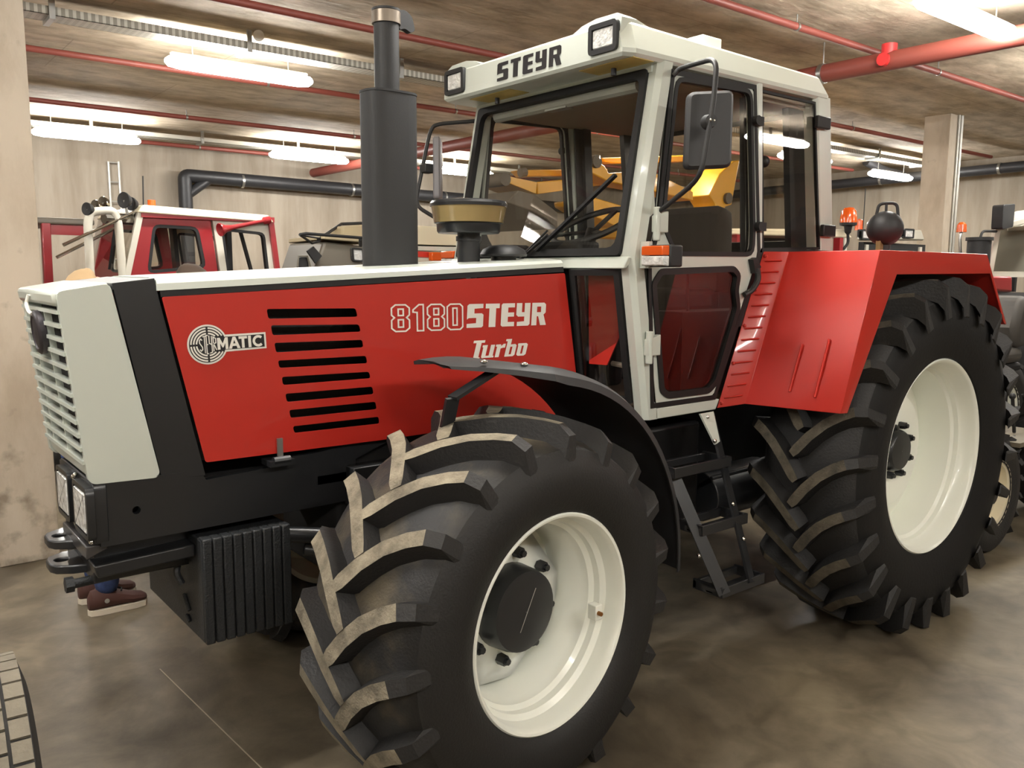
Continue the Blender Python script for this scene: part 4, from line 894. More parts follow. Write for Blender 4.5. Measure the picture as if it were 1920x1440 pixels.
# ---------------------------------------------------------------- access ladder
b = MB(); b.bar((1.326,0.420,1.161), (1.266,0.120,0.453), .012, .055, (0, .4, 1)); b.build('ladder_rail', BLACK, T)
b = MB(); b.bar((1.003,0.360,0.931), (1.075,0.120,0.446), .012, .055, (0, .4, 1)); b.build('ladder_rail', BLACK, T)
for (l, r, y) in (((0.957,0.310,0.962), (1.347,0.310,0.964), .31), ((1.036,0.215,0.716), (1.356,0.215,0.717), .215), ((1.062,0.120,0.473), (1.365,0.120,0.450), .12)):
    l, r = V(l), V(r); z = (l.z+r.z)/2
    b = MB(); b.box((l.x, y, z-.035), (r.x, y+.012, z+.012)); b.box((l.x, y+.012, z-.035), (l.x+.012, y+.16, z+.012)); b.box((r.x-.012, y+.012, z-.035), (r.x, y+.16, z+.012)); b.box((l.x, y+.05, z-.03), (r.x, y+.09, z-.018)); b.box((l.x, y+.14, z-.03), (r.x, y+.16, z+.005)); stp = b.build('ladder_step', BLACK, T, bevel=.003)
b = MB(); b.plate([(1.213,0.400,1.172), (1.304,0.400,1.173), (1.310,0.360,1.040), (1.276,0.360,1.029)], [], .01); lb = b.build('ladder_bracket', WHITE, T)
for p in ((1.255,0.385,1.155), (1.264,0.345,1.050), (1.273,0.240,0.780), (1.278,0.180,0.634), (0.970,0.180,0.621)):
    b = MB(); b.sphere(p, .010, 10, 8); b.build('bolt', CHROME, lb)
b = MB(); b.box((.95, .55, .62), (1.42, .80, 1.10)); b.build('battery_box', mat('box_black', (16, 16, 17), .4), T, bevel=.02)
b = MB(); b.cyl((1.5, .62, .70), (2.0, .62, .70), .13, seg=20); b.cyl((1.45, .5, .82), (2.3, .5, .83), .012, seg=8); b.build('air_tank', BLACK, T, bevel=.01)
b = MB(); b.box((2.5, .75, .55), (3.2, 1.45, 1.35)); b.tube([(3.1, .8, .7), (3.5, .7, .6)], .03, 8); b.build('rear_hitch', DARK, T, bevel=.02)
b = MB(); b.box((2.95, .05, 1.25), (3.02, .2, 1.45)); b.build('tail_light', mat('tail_red', (150, 40, 32), .3, coat=.5), T, bevel=.01)

# ================================================================ people behind the tractor
def skin(name, vs, es, m, parent, sub=2):
    me = bpy.data.meshes.new(name); me.from_pydata([v[:3] for v in vs], es, []); o = bpy.data.objects.new(name, me); col.objects.link(o)
    mo = o.modifiers.new('skin', 'SKIN')
    if not me.skin_vertices: me.attributes.new('skin', 'FLOAT', 'POINT')
    for i, v in enumerate(vs):
        sv = me.skin_vertices[0].data[i]; r = v[3]; sv.radius = r if isinstance(r, tuple) else (r, r)
    me.skin_vertices[0].data[0].use_root = True
    mo.use_smooth_shade = True
    s_ = o.modifiers.new('sub', 'SUBSURF'); s_.levels = sub; s_.render_levels = sub
    me.materials.append(m)
    if parent: setpar(o, parent)
    return o
def person(px, py, face, hgt, label, hairm, topm, legm, bald):
    root = empty('person', (px, py, 0)); tag(root, label, 'person')
    k = hgt/1.78; cf, sf_ = math.cos(face), math.sin(face)
    def W(x, y, z): return (px+(x*cf-y*sf_)*k, py+(x*sf_+y*cf)*k, z*k)
    def Q(x, y, z, r): return (*W(x, y, z), r*k if not isinstance(r, tuple) else (r[0]*k, r[1]*k))
    SK = mat('skin_tone', (214, 150, 122), .6)
    vs = [Q(0, 0, .95, .13), Q(0, 0, 1.12, .125), Q(0, 0, 1.32, .14), Q(0, 0, 1.46, .08), Q(.01, 0, 1.53, .058), Q(.025, 0, 1.60, .085), Q(.03, 0, 1.68, .098), Q(.01, 0, 1.74, .075),
          Q(0, .09, .90, .095), Q(.01, .10, .50, .062), Q(-.02, .10, .10, .034), Q(.10, .11, .055, .022), Q(0, -.09, .90, .095), Q(.01, -.10, .50, .062), Q(-.02, -.10, .10, .034), Q(.10, -.11, .055, .022),
          Q(0, .18, 1.42, .06), Q(-.02, .25, 1.14, .045), Q(.08, .26, .90, .034), Q(.12, .26, .82, .035), Q(0, -.18, 1.42, .06), Q(-.02, -.25, 1.14, .045), Q(.08, -.26, .90, .034), Q(.12, -.26, .82, .035)]
    es = [(0, 1), (1, 2), (2, 3), (3, 4), (4, 5), (5, 6), (6, 7), (0, 8), (8, 9), (9, 10), (10, 11), (0, 12), (12, 13), (13, 14), (14, 15), (2, 16), (16, 17), (17, 18), (18, 19), (2, 20), (20, 21), (21, 22), (22, 23)]
    # five fingers rooted in each palm
    for palm, s in ((19, 1), (23, -1)):
        for j, (dx, ln) in enumerate(((.03, .075), (.01, .085), (-.01, .08), (-.028, .065), (.045, .05))):
            n0 = len(vs); th_ = j == 4
            vs.append(Q(.12+dx, s*.26, .80 if not th_ else .83, .011)); vs.append(Q(.12+dx*1.2+(.02 if th_ else .008), s*(.26-.005), .80-ln*.55 if not th_ else .80, .010)); vs.append(Q(.12+dx*1.2+(.03 if th_ else .0), s*(.26-.02), .80-ln if not th_ else .775, .008))
            es += [(palm, n0), (n0, n0+1), (n0+1, n0+2)]
    skin('body', vs, es, SK, root)
    # face details
    for s in (-1, 1):
        b = MB(); b.sphere(W(.112, s*.032, 1.665), .012*k, 10, 8); b.build('eye', LETW, root)
        b = MB(); b.sphere(W(.015, s*.096, 1.645), .03*k, 10, 8, (.6, .35, 1)); b.build('ear', SK, root)
    b = MB(); b.rings([[W(.105, -.012, 1.665), W(.105, .012, 1.665), W(.118, .0, 1.665)], [W(.11, -.02, 1.615), W(.11, .02, 1.615), W(.142, 0, 1.615)]]); b.build('nose_of_face', SK, root)
    b = MB(); b.sphere(W(.112, 0, 1.583), .026*k, 12, 8, (.3, 1, .3)); b.build('mouth', mat('lips', (176, 96, 86), .6), root)
    # hair cap
    b = MB(); R = []; n = 18
    for t in (0, .25, .5, .72, .9, 1):
        a = t*PI/2; z = 1.655+.127*math.sin(a); r = math.cos(a); fr = .05 if bald else .085
        R.append([W(.005+(-.112 if c_ < 0 else fr)*r*abs(c_), .108*r*s_, z+(0 if c_ < 0 else .045*c_*(1-t))) for c_, s_ in [(math.cos(2*PI*i/n), math.sin(2*PI*i/n)) for i in range(n)]])
    b.rings(R); b.build('hair', hairm, root)
    # clothes
    tv = [Q(0, 0, .96, .145), Q(0, .09, .90, .108), Q(.01, .10, .52, .082), Q(-.01, .10, .085, .064), Q(0, -.09, .90, .108), Q(.01, -.10, .52, .082), Q(-.01, -.10, .085, .064)]
    skin('trousers', tv, [(0, 1), (1, 2), (2, 3), (0, 4), (4, 5), (5, 6)], legm, root)
    jv = [Q(0, 0, .92, .155), Q(0, 0, 1.12, .145), Q(0, 0, 1.33, .16), Q(0, 0, 1.45, .10), Q(0, .19, 1.42, .078), Q(-.02, .25, 1.14, .062), Q(.07, .26, .92, .05), Q(0, -.19, 1.42, .078), Q(-.02, -.25, 1.14, .062), Q(.07, -.26, .92, .05)]
    skin('jacket', jv, [(0, 1), (1, 2), (2, 3), (2, 4), (4, 5), (5, 6), (2, 7), (7, 8), (8, 9)], topm, root)
    SH = mat('shoe_brown', (78, 48, 42), .7); SO = mat('shoe_sole', (214, 204, 186), .6)
    for s in (-1, 1):
        def ring(xs, hw, z0, z1, n=10): return [W(xs+0, s*.10+hw*math.cos(2*PI*i/n), z0+(z1-z0)*(.5+.5*math.sin(2*PI*i/n))) for i in range(n)]
        b = MB(); b.rings([ring(-.10, .025, .03, .10), ring(-.085, .04, .025, .13), ring(-.03, .046, .025, .14), ring(.04, .048, .025, .115), ring(.11, .054, .025, .085), ring(.165, .045, .025, .07), ring(.185, .02, .03, .055)]); so = b.build('shoe', SH, root)
        b = MB(); ol = [(-.105, .0), (-.095, .03), (-.05, .044), (.05, .048), (.12, .056), (.17, .045), (.192, .0), (.17, -.045), (.12, -.056), (.05, -.048), (-.05, -.044), (-.095, -.03)]
        b.hexa([W(x, s*.10+y, .002) for x, y in ol], [W(x, s*.10+y, .03) for x, y in ol]); b.build('sole', SO, so)
        b = MB(); b.tube([W(.03, s*.10-.03, .118), W(.04, s*.10, .122), W(.03, s*.10+.03, .118)], .004*k, 6); b.tube([W(.055, s*.10-.03, .108), W(.065, s*.10, .112), W(.055, s*.10+.03, .108)], .004*k, 6); b.build('laces', DARK, so)
        b = MB(); b.cyl(W(-.02, s*.10-.05, .075), W(-.02, s*.10-.045, .075), .012*k, seg=12); b.build('shoe_badge', GALV, so)
JEAN = mat('jeans_blue', (58, 76, 122), .9, var=.5, vscale=40, c2=(34, 46, 80), bump=.2, bscale=200)
person(-.77, 2.79, .02, 1.805, 'person with short fair hair, jeans and brown shoes behind the tractor nose', mat('hair_fair', (206, 176, 136), .8), mat('jacket_grey', (96, 98, 104), .9), JEAN, True)
person(-.16, 2.98, 2.9, 1.835, 'person whose dark hair shows over the hood behind the black stripe', mat('hair_dark', (92, 78, 68), .85), mat('jacket_dark', (52, 54, 60), .9), mat('trousers_dark', (50, 50, 54), .9), False)

# ================================================================ vehicles in the background
def swheel(parent, c, R, w_, rr, rm=RIM, name='wheel', n=22):
    c = V(c); b = MB(); h = w_/2
    b.lathe(c, (0, 1, 0), [(-h*.8, rr), (-h, rr*1.25), (-h, R*.86), (-h*.8, R*.97), (-h*.3, R), (h*.3, R), (h*.8, R*.97), (h, R*.86), (h, rr*1.25), (h*.8, rr)], 36); o = b.build(name, TYRE, parent)
    for v in o.data.vertices: v.co.z = max(v.co.z, .003)
    b = MB(); b.lathe(c, (0, 1, 0), [(-h*.85, rr*1.06), (-h*.7, rr*.93), (-h*.2, rr*.85), (-h*.1, rr*.4), (-h*.4, rr*.35), (-h*.42, .001)], 32); b.build('rim', rm, o)
    b = MB(); b.cyl(c+V((0, -h*.45, 0)), c+V((0, -h*.7, 0)), rr*.3, seg=14); b.build('hub', BLACK, o)
    for k in range(n):
        a = 2*PI*k/n
        for s in (-1, 1):
            b = MB(); d0 = V((math.cos(a), 0, math.sin(a))); d1 = V((math.cos(a+.16), 0, math.sin(a+.16)))
            p, q = c+d0*R+V((0, -s*h*.05, 0)), c+d1*R*.985+V((0, -s*h*.92, 0))
            if min(p.z, q.z) < .05: continue
            b.bar(p, q, .04, .04, tuple(d0)); b.build('tread_lug', TYRE, o)
    return o
CRED = mat('cab_red', (150, 34, 40), .35, coat=.4)
CREAM = mat('cream_paint', (226, 216, 188), .4)
GREYP = mat('grey_paint', (112, 106, 94), .5)
OFFW = mat('offwhite_paint', (208, 204, 190), .4)
# --- red and white cab tractor behind the hood, left
t = empty('cab_tractor', (.9, 6.7, 0)); tag(t, 'older red cab tractor with cream roof and red horn behind the hood', 'tractor')
ya, yb = 6.0, 7.35
def two(fn): fn(ya, 1); fn(yb, -1)
b = MB(); b.hexa([(.36, ya-.06, 2.30), (1.62, ya-.06, 2.26), (1.62, yb+.06, 2.26), (.36, yb+.06, 2.30)], [(.42, ya-.03, 2.37), (1.58, ya-.03, 2.33), (1.58, yb+.03, 2.33), (.42, yb+.03, 2.37)]); rf = b.build('roof', CREAM, t, bevel=.015)
def sidep(y, s):
    N_ = (0, -s, 0)
    o_ = [(.41, y, 2.30), (1.02, y, 2.28), (1.09, y, 1.62), (.24, y, 1.55)]; h_ = rnd([(.51, y, 2.20), (.90, y, 2.19), (.96, y, 1.82), (.44, y, 1.77)], .06)
    b = MB(); b.plate(o_, [h_], .05, N_); d_ = b.build('door', CRED, t, bevel=.006)
    b = MB(); b.plate(inset(h_, -.006, N_), [inset(h_, .022, N_)], .055, N_); b.build('window_rubber', RUB, d_)
    b = MB(); b.plate([p+V((0, s*.025, 0)) for p in h_], [], 0, N_); b.build('window_pane', TINT, d_, smooth=False)
    o_ = [(1.04, y, 2.28), (1.60, y, 2.26), (1.66, y, 1.62), (1.11, y, 1.62)]; h_ = rnd([(1.12, y, 2.19), (1.54, y, 2.16), (1.58, y, 1.70), (1.17, y, 1.72)], .05)
    b = MB(); b.plate(o_, [h_], .05, N_); d_ = b.build('rear_panel', OFFW, t, bevel=.006)
    b = MB(); b.plate(inset(h_, -.004, N_), [inset(h_, .02, N_)], .055, N_); b.build('window_rubber', RUB, d_)
    b = MB(); b.bar((1.60, y, 2.28), (1.67, y, 1.62), .07, .05, (1, 0, 0)); b.build('rear_post', CRED, t)
    b = MB(); b.bar((.40, y, 2.30), (.21, y, 1.55), .06, .05, (1, 0, 0)); b.build('front_post', OFFW, t)
    b = MB(); b.box((.4, y-.02*s-.02, 2.26), (1.63, y+.02*s+.02, 2.31)); b.build('gutter', CRED, t)
two(sidep)
b = MB(); b.plate([(.40, ya+.04, 2.28), (.22, ya+.04, 1.58), (.22, yb-.04, 1.58), (.40, yb-.04, 2.28)], [], 0, (-1, 0, .3)); b.build('windscreen_pane', GLASS, t, smooth=False)
b = MB(); b.bar((.30, 6.45, 2.2), (.24, 6.5, 1.8), .015, .02, (1, 0, 0)); b.build('wiper', RUB, t)
b = MB(); b.bar((1.40, 6.3, 2.25), (1.55, 6.3, 1.65), .03, .03, (1, 0, 0)); b.build('inner_brace', SATIN, t)
b = MB(); b.bar((1.5, 6.9, 2.25), (1.5, 6.9, 1.65), .16, .05, (1, 0, 0)); b.build('inner_post', SATIN, t)
b = MB(); b.bar((.95, 6.9, 2.25), (.98, 6.9, 1.65), .12, .04, (1, 0, 0)); b.build('inner_post', SATIN, t)
b = MB(); b.tube(bez([(-.035, 6.0, 1.5), (-.03, 6.0, 2.2), (.0, 6.0, 2.29), (.18, 6.0, 2.31), (.215, 6.0, 2.22), (.235, 6.0, 1.5)]), .036, 12); b.build('exhaust_hoop', OFFW, t)
for p, r, mm in (((-.03, 5.98, 2.31), .055, SATIN), ((.27, 5.98, 2.40), .07, SATIN), ((.36, 6.1, 2.38), .06, SATIN), ((.10, 6.25, 2.36), .05, CHROME), ((.2, 6.4, 2.40), .055, CHROME)):
    p = V(p); b = MB(); b.lathe(p, (-1, -.55, .05), [(-.05, .012), (-.04, r*.7), (0, r), (.012, r), (.006, .001)], 18); l_ = b.build('work_lamp', mm, t); b = MB(); b.cyl(p, (p.x+.02, p.y, 2.28), .012, seg=6); b.build('lamp_stem', STEEL, l_)
b = MB(); b.tube([(.10, 6.0, 2.24), (.42, 6.1, 2.24)], .05, 10); b.tube([(-.25, 5.9, 2.0), (.35, 6.0, 2.3)], .014, 8); b.tube([(-.25, 6.2, 1.9), (.3, 6.2, 2.2)], .014, 8); b.build('lamp_bar', CHROME, t)
b = MB(); b.cyl((.56, 6.2, 2.37), (.56, 6.2, 2.43), .035, seg=14); b.build('amber_beacon', AMBER, t)
b = MB(); b.cyl((.43, 6.0, 2.3), (.44, 6.0, 2.62), .006, seg=6); b.build('aerial', SATIN, t)
hp = [V((1.050,5.850,2.167)), V((1.090,5.850,2.178)), V((1.202,5.880,2.198)), V((1.569,5.940,2.284))]
b = MB(); d_ = (hp[3]-hp[0]).normalized(); b.lathe(hp[0], d_, [(.03, .001), (0, .06), (.01, .062), (.06, .036), (.14, .022), (.46, .016), (.48, .035), (.54, .035), (.54, .001)], 20); b.build('air_horn', CRED, t)
b = MB(); b.box((-1.2, 6.25, 1.0), (.3, 7.1, 1.56)); b.build('hood', CRED, t, bevel=.05)
b = MB(); b.box((.2, 6.1, .7), (1.7, 7.25, 1.6)); b.build('body', DARK, t, bevel=.03)
swheel(t, (-.75, 5.95, .55), .55, .36, .32, name='front_wheel', n=16); swheel(t, (1.5, 5.85, .8), .8, .42, .45, name='rear_wheel', n=18)
swheel(t, (-.75, 7.4, .55), .55, .36, .32, name='front_wheel', n=16); swheel(t, (1.5, 7.5, .8), .8, .42, .45, name='rear_wheel', n=18)
# --- second red cab at the far left
t = empty('cab_tractor', (-.1, 8.6, 0)); tag(t, 'dark red cab tractor half hidden by the left concrete pillar', 'tractor')
b = MB(); b.box((-.85, 8.3, 2.28), (.55, 9.6, 2.35)); b.build('roof', GREYP, t, bevel=.02)
for x, y in ((.05, 8.35), (.05, 9.5), (-.8, 8.35), (-.8, 9.5)):
    b = MB(); b.bar((x, y, .9), (x+.02, y, 2.3), .09, .09, (1, 0, 0)); b.build('cab_post', CRED, t, bevel=.01)
b = MB(); b.box((.04, 8.35, 2.17), (.5, 8.42, 2.28)); b.build('top_rail', CRED, t)
b = MB(); b.box((-.85, 8.32, .7), (.55, 9.55, 1.5)); b.build('body', CRED, t, bevel=.04)
b = MB(); b.tube(bez([(-.18, 8.2, 2.1), (-.22, 8.2, 1.9), (-.12, 8.2, 1.6)]), .012, 8); b.build('grab_rail', SATIN, t)
for x, y in ((-.5, 8.1), (-.5, 9.8)): swheel(t, (x, y, .7), .7, .35, .4, n=14)
# --- grey vehicle with a tubular roof rack
t = empty('grey_truck', (2.9, 7.3, 0)); tag(t, 'drab grey truck with tubular roof rack left of the exhaust muffler', 'truck')
b = MB(); b.plate([(2.463,6.600,2.114), (3.009,6.600,2.074), (3.071,6.600,1.726), (2.313,6.600,1.726)], [], .9, (0, -1, 0)); cb = b.build('cab', GREYP, t, bevel=.03)
b = MB(); b.hexa([(2.420,6.550,2.140), (3.022,6.550,2.109), (3.2, 7.6, 2.1), (2.5, 7.6, 2.12)], [(2.459,6.550,2.187), (3.023,6.550,2.157), (3.2, 7.6, 2.16), (2.5, 7.6, 2.17)]); b.build('cab_roof', mat('canvas_beige', (176, 162, 132), .9), t, bevel=.012)
b = MB(); q = rnd([(2.779,6.550,2.056), (2.926,6.550,2.048), (2.930,6.550,1.899), (2.789,6.550,1.904)], .03); b.plate(q, [inset(q, .018, (0, -1, 0))], .05, (0, -1, 0)); hl = b.build('headlight', SATIN, t)
b = MB(); b.plate([p+V((0, .012, 0)) for p in q], [], .03, (0, -1, 0)); b.build('lens', LENS, hl)
b = MB(); b.tube([(1.999,6.200,2.163), (2.276,6.500,2.090), (2.418,6.600,2.119)], .014, 8); b.tube([(1.999,6.200,2.163), (2.070,6.200,2.176), (2.800,6.200,2.147)], .016, 8); b.tube([(2.400,6.600,2.135), (2.992,7.200,2.347), (3.364,7.200,2.374)], .018, 8); b.tube([(1.999,6.200,2.163), (2.419,6.600,2.147)], .012, 8); b.tube([(2.696,6.200,2.145), (2.859,6.500,2.081)], .02, 8); b.build('roof_rack', SATIN, t)
b = MB(); b.plate([(2.218,6.500,2.004), (2.293,6.500,2.057), (2.390,6.500,1.956), (2.313,6.500,1.875)], [], .03, (0, -1, 0)); b.build('side_plate', SATIN, t)
b = MB(); q = rnd([(2.073,6.400,1.939), (2.181,6.400,1.941), (2.183,6.400,1.812), (2.057,6.400,1.811)], .03); b.plate(q, [], .03, (0, -1, 0)); mm = b.build('mirror', SATIN, t)
b = MB(); b.tube([(2.048,6.380,1.839), (2.064,6.380,1.950), (2.160,6.380,1.951), (2.193,6.380,1.840)], .01, 8); b.build('mirror_frame', GREYP, mm)
b = MB(); b.box((2.35, 6.65, .6), (3.2, 7.9, 1.8)); b.build('body', GREYP, t, bevel=.05)
for x, y in ((2.75, 6.55), (2.75, 8.0)): swheel(t, (x, y, .5), .5, .28, .27, GREYP, n=14)
# beige canvas roll behind the rack
b = MB(); b.plate([(2.842,6.900,2.306), (3.196,6.900,2.343), (3.192,6.900,2.170), (2.840,6.900,2.185)], [], .3, (0, -1, 0)); b.build('canvas_roll', mat('canvas_beige', (176, 162, 132), .9), t, bevel=.03)
# --- cream trailer with orange lamp right of the muffler
t = empty('cream_tractor', (4.0, 6.4, 0)); tag(t, 'cream roofed tractor with red stripe and orange lamp between muffler and cab', 'tractor')
b = MB(); b.plate([(3.454,6.400,2.322), (4.483,6.400,2.309), (4.483,6.400,2.103), (3.451,6.400,2.104)], [], 1.0, (0, -1, 0)); b.build('cab_roof', CREAM, t, bevel=.02)
b = MB(); b.plate([(3.439,6.380,2.085), (4.469,6.380,2.089), (4.469,6.380,2.038), (3.438,6.380,2.037)], [], .9, (0, -1, 0)); b.build('cab_band', OFFW, t)
b = MB(); b.plate([(3.438,6.380,2.031), (3.865,6.380,2.014), (3.864,6.380,1.952), (3.437,6.380,1.965)], [], .3, (0, -1, 0)); b.build('hood', mat('bright_red', (210, 52, 36), .35, coat=.4), t)
b = MB(); q0 = V((3.721,6.300,1.968)); b.box(q0-V((.07, .04, .05)), q0+V((.07, .04, .05))); b.build('orange_lamp', AMBER, t, bevel=.012)
b = MB(); q0 = V((3.732,6.500,1.852)); b.box((q0.x-.05, 6.5, .5), (q0.x+.9, 7.3, 1.88)); b.build('body', OFFW, t, bevel=.04)
for x in (4.1, 5.0): swheel(t, (x, 6.5, .5), .5, .35, .3, n=14)

# --- yellow loader
t = empty('wheel_loader', (6.2, 5.6, 0)); tag(t, 'yellow loader with raised boom arms and grey bucket seen through the cab glass', 'loader')
def slab(name, pts, d, m=YEL): b = MB(); b.plate(pts, [], d, (0, -1, 0)); return b.build(name, m, t, bevel=.012)
slab('tilt_beam', [(4.226,5.400,2.908), (5.615,5.400,3.033), (5.617,5.400,2.958), (4.319,5.400,2.846)], .16)
slab('boom', [(3.846,5.100,2.793), (4.250,5.100,2.755), (4.237,5.100,2.630), (3.846,5.100,2.722)], .5)
slab('boom', [(4.293,5.150,2.767), (5.454,5.150,2.925), (5.457,5.150,2.828), (4.294,5.150,2.637)], .4)
slab('boom_arm', [(4.718,4.900,3.033), (4.904,4.900,3.037), (5.063,4.900,2.975), (5.132,4.900,2.899), (5.772,4.900,2.989), (6.602,4.900,2.783), (6.607,4.900,2.680), (5.781,4.900,2.758), (5.420,4.900,2.783), (5.118,4.900,2.810), (4.826,4.900,2.893)], .3)
slab('tilt_beam', [(5.423,5.300,3.132), (6.958,5.300,3.296), (6.962,5.300,3.216), (5.602,5.300,3.085), (5.468,5.300,3.093)], .16)
slab('lift_frame', [(4.524,4.800,2.560), (4.834,4.800,2.606), (5.324,4.800,2.533), (5.821,4.800,2.423), (5.813,4.800,2.176), (5.180,4.800,2.183), (5.176,4.800,2.307), (4.749,4.800,2.424), (4.541,4.800,2.505)], .35)
slab('lift_frame', [(7.370,4.800,3.222), (7.242,4.800,2.656), (7.113,4.800,2.623), (7.172,4.800,2.380), (7.246,4.800,2.241), (6.979,4.800,2.353), (6.909,4.800,2.639), (6.787,4.800,2.749), (6.981,4.800,3.028), (7.250,4.800,3.199)], .35)
BK = mat('bucket_grey', (96, 88, 78), .7)
slab('bucket', [(3.668,4.900,2.503), (3.821,4.900,2.630), (4.052,4.900,2.600), (4.370,4.900,2.434), (4.373,4.900,2.254), (4.204,4.900,2.359), (4.010,4.900,2.428)], 1.2, BK)
for p in ((3.796,5.100,2.757), (4.764,4.880,2.984), (4.910,4.880,3.007), (7.134,4.780,2.729)):
    b = MB(); b.cyl(V(p)+V((0, -.02, 0)), V(p)+V((0, .35, 0)), .07, seg=14); b.build('pivot', BK, t)
b = MB(); b.tube([(4.243,5.300,2.878), (4.168,5.300,2.866)], .05, 10); b.build('ram', BK, t)
b = MB(); b.box((5.2, 4.9, .7), (8.0, 5.9, 1.9)); b.build('chassis', YEL, t, bevel=.05)
for x in (5.6, 7.6): swheel(t, (x, 4.75, .75), .75, .45, .38, YEL, n=16)
for x in (5.6, 7.6): swheel(t, (x, 6.0, .75), .75, .45, .38, YEL, n=16)
# --- tractor with cream roof and orange beacon behind the cab
t = empty('beacon_tractor', (5.4, 3.0, 0)); tag(t, 'red tractor with cream roof and large orange beacon behind the cab rear pillar', 'tractor')
b = MB(); b.plate([(4.286,2.600,2.181), (6.161,2.600,2.236), (6.321,2.600,2.157), (4.289,2.600,2.127)], [], .95, (0, -1, 0)); b.build('cab_roof', CREAM, t, bevel=.015)
q0 = V((6.150,2.550,2.182))
b = MB(); b.bar((6.042,2.600,2.149), (V((6.042,2.600,2.149)).x+.03, 2.6, 1.2), .07, .06, (1, 0, 0)); b.build('cab_post', CRED, t); b = MB(); b.bar((6.175,2.620,2.153), (V((6.141,2.600,2.152)).x+.04, 2.62, 1.2), .05, .05, (1, 0, 0)); b.build('cab_post', OFFW, t)
b = MB(); b.bar((4.394,2.600,2.130), (V((4.394,2.600,2.130)).x, 2.6, 1.2), .07, .06, (1, 0, 0)); b.build('cab_post', CRED, t)
c0 = V((6.124,2.550,2.322)); b = MB(); b.lathe((c0.x, c0.y, c0.z-.03), (0, 0, 1), [(0, .07), (.0, .082), (.06, .08), (.12, .068), (.15, .045), (.16, .001)], 24); bc = b.build('beacon', AMBER, t)
b = MB(); b.lathe((c0.x, c0.y, c0.z-.03), (0, 0, 1), [(.005, .084), (-.02, .08), (-.03, .04), (-.09, .03), (-.12, .001)], 20); b.tube(bez([(c0.x, c0.y, c0.z-.12), (c0.x+.02, c0.y, c0.z-.22), (c0.x-.02, c0.y+.02, c0.z-.28)]), .014, 8); b.build('beacon_stem', SATIN, bc)
b = MB(); b.box((q0.x-2.0, 2.62, .6), (q0.x, 3.5, 1.6)); b.build('body', mat('dark_maroon', (58, 24, 24), .6), t, bevel=.05)
b = MB(); b.plate([(5.002,3.100,2.133), (6.153,3.100,2.165), (6.170,3.100,1.978), (5.013,3.100,1.961)], [], .04, (0, -1, 0)); b.build('inner_sheet', SATIN, t)
for dx in (-1.6, -.3): swheel(t, (q0.x+dx, 2.8, .6), .6, .3, .33, n=14)
# --- grey-white tractor with two roof lamps
t = empty('grey_tractor', (7.9, 3.4, 0)); tag(t, 'off-white tractor cab with two roof lamps behind the round black lamp', 'tractor')
g0, g1, g2, g3 = sm((6.918,2.900,2.164), (8.449,2.900,2.206), (7.063,2.950,2.256), (8.457,2.950,2.321)); dv = V((.89, .46, 0))*.48
b = MB(); b.hexa([g0, g1, g1+dv, g0+dv], [g2, g3, g3+dv, g2+dv]); rf = b.build('cab_roof', OFFW, t, bevel=.012)
for p in ((7.089,2.900,2.221), (8.025,2.900,2.262)):
    p = V(p); q = rnd([p+V((-.11, -.03, -.055)), p+V((.11, -.03, -.055)), p+V((.11, -.03, .055)), p+V((-.11, -.03, .055))], .02)
    b = MB(); b.plate(q, [inset(q, .018, (0, -1, 0))], .06, (0, -1, 0)); l_ = b.build('roof_lamp', SATIN, rf); b = MB(); b.plate([v+V((0, .01, 0)) for v in q], [], .03, (0, -1, 0)); b.build('lens', LENS, l_)
b = MB(); b.box((7.25, 3.0, 2.06), (8.7, 3.06, 2.15)); b.build('windscreen_header', SATIN, t)
for x in (7.3, 8.55): b = MB(); b.bar((x, 3.02, 1.2), (x, 3.02, 2.12), .08, .06, (1, 0, 0)); b.build('cab_post', OFFW, t)
b = MB(); b.cyl((7.4, 3.1, 2.3), (7.4, 3.1, 2.75), .006, seg=6); b.build('aerial', SATIN, t)
b = MB(); b.lathe((8.2, 3.6, 2.33), (0, 0, 1), [(0, .05), (.12, .045), (.14, .001)], 14); b.build('beacon', AMBER, t)
b = MB(); b.box((7.2, 3.0, .6), (8.7, 4.5, 1.5)); b.build('body', OFFW, t, bevel=.05)
for x in (7.55, 8.4): swheel(t, (x, 3.05, .6), .6, .35, .33, n=14)
# --- cab tractor at the right edge
t = empty('cab_tractor', (7.6, 1.9, 0)); tag(t, 'tractor cab with large black mirror and tall windscreen at the right edge', 'tractor')
q = [V((6.941,1.500,2.250)), V((6.900,1.500,1.770)), V((7.397,1.200,1.773)), V((7.259,1.200,2.375))]
wn = newell(q); wn = wn if wn.y < 0 else -wn
b = MB(); b.plate(q, [inset(q, .05, wn)], .06, wn); b.build('windscreen_frame', OFFW, t); b = MB(); b.plate(inset(q, .04, wn), [], 0, wn); b.build('windscreen_pane', GLASS, t, smooth=False)
dv = V((.93, .37, 0))
b = MB(); b.plate([p+dv*.9 for p in q], [], .03, wn); b.build('rear_panel', mat('cab_inner', (140, 136, 124), .7), t)
for px_ in ((8.101,1.900,2.165), (8.302,1.900,2.200), (8.515,1.900,2.206)): b = MB(); p = V(px_); b.bar(p, p+V((-.03, 0, -.6)), .06, .05, (1, 0, 0)); b.build('inner_post', SATIN, t)
g0, g1, g2, g3 = sm((7.187,1.500,2.244), (7.428,1.250,2.264), (7.329,1.500,2.414), (7.389,1.250,2.434))
b = MB(); b.hexa([g0, g1, g1+dv, g0+dv], [g2, g3, g3+dv, g2+dv]); b.build('cab_roof', OFFW, t, bevel=.02)
p = V((6.866,1.380,2.351)); b = MB(); b.plate(rnd([(6.765,1.380,2.439), (7.026,1.380,2.463), (7.022,1.380,2.244), (6.774,1.380,2.215)], .03), [], .1, (0, -1, 0)); b.build('mirror', SATIN, t, bevel=.015)
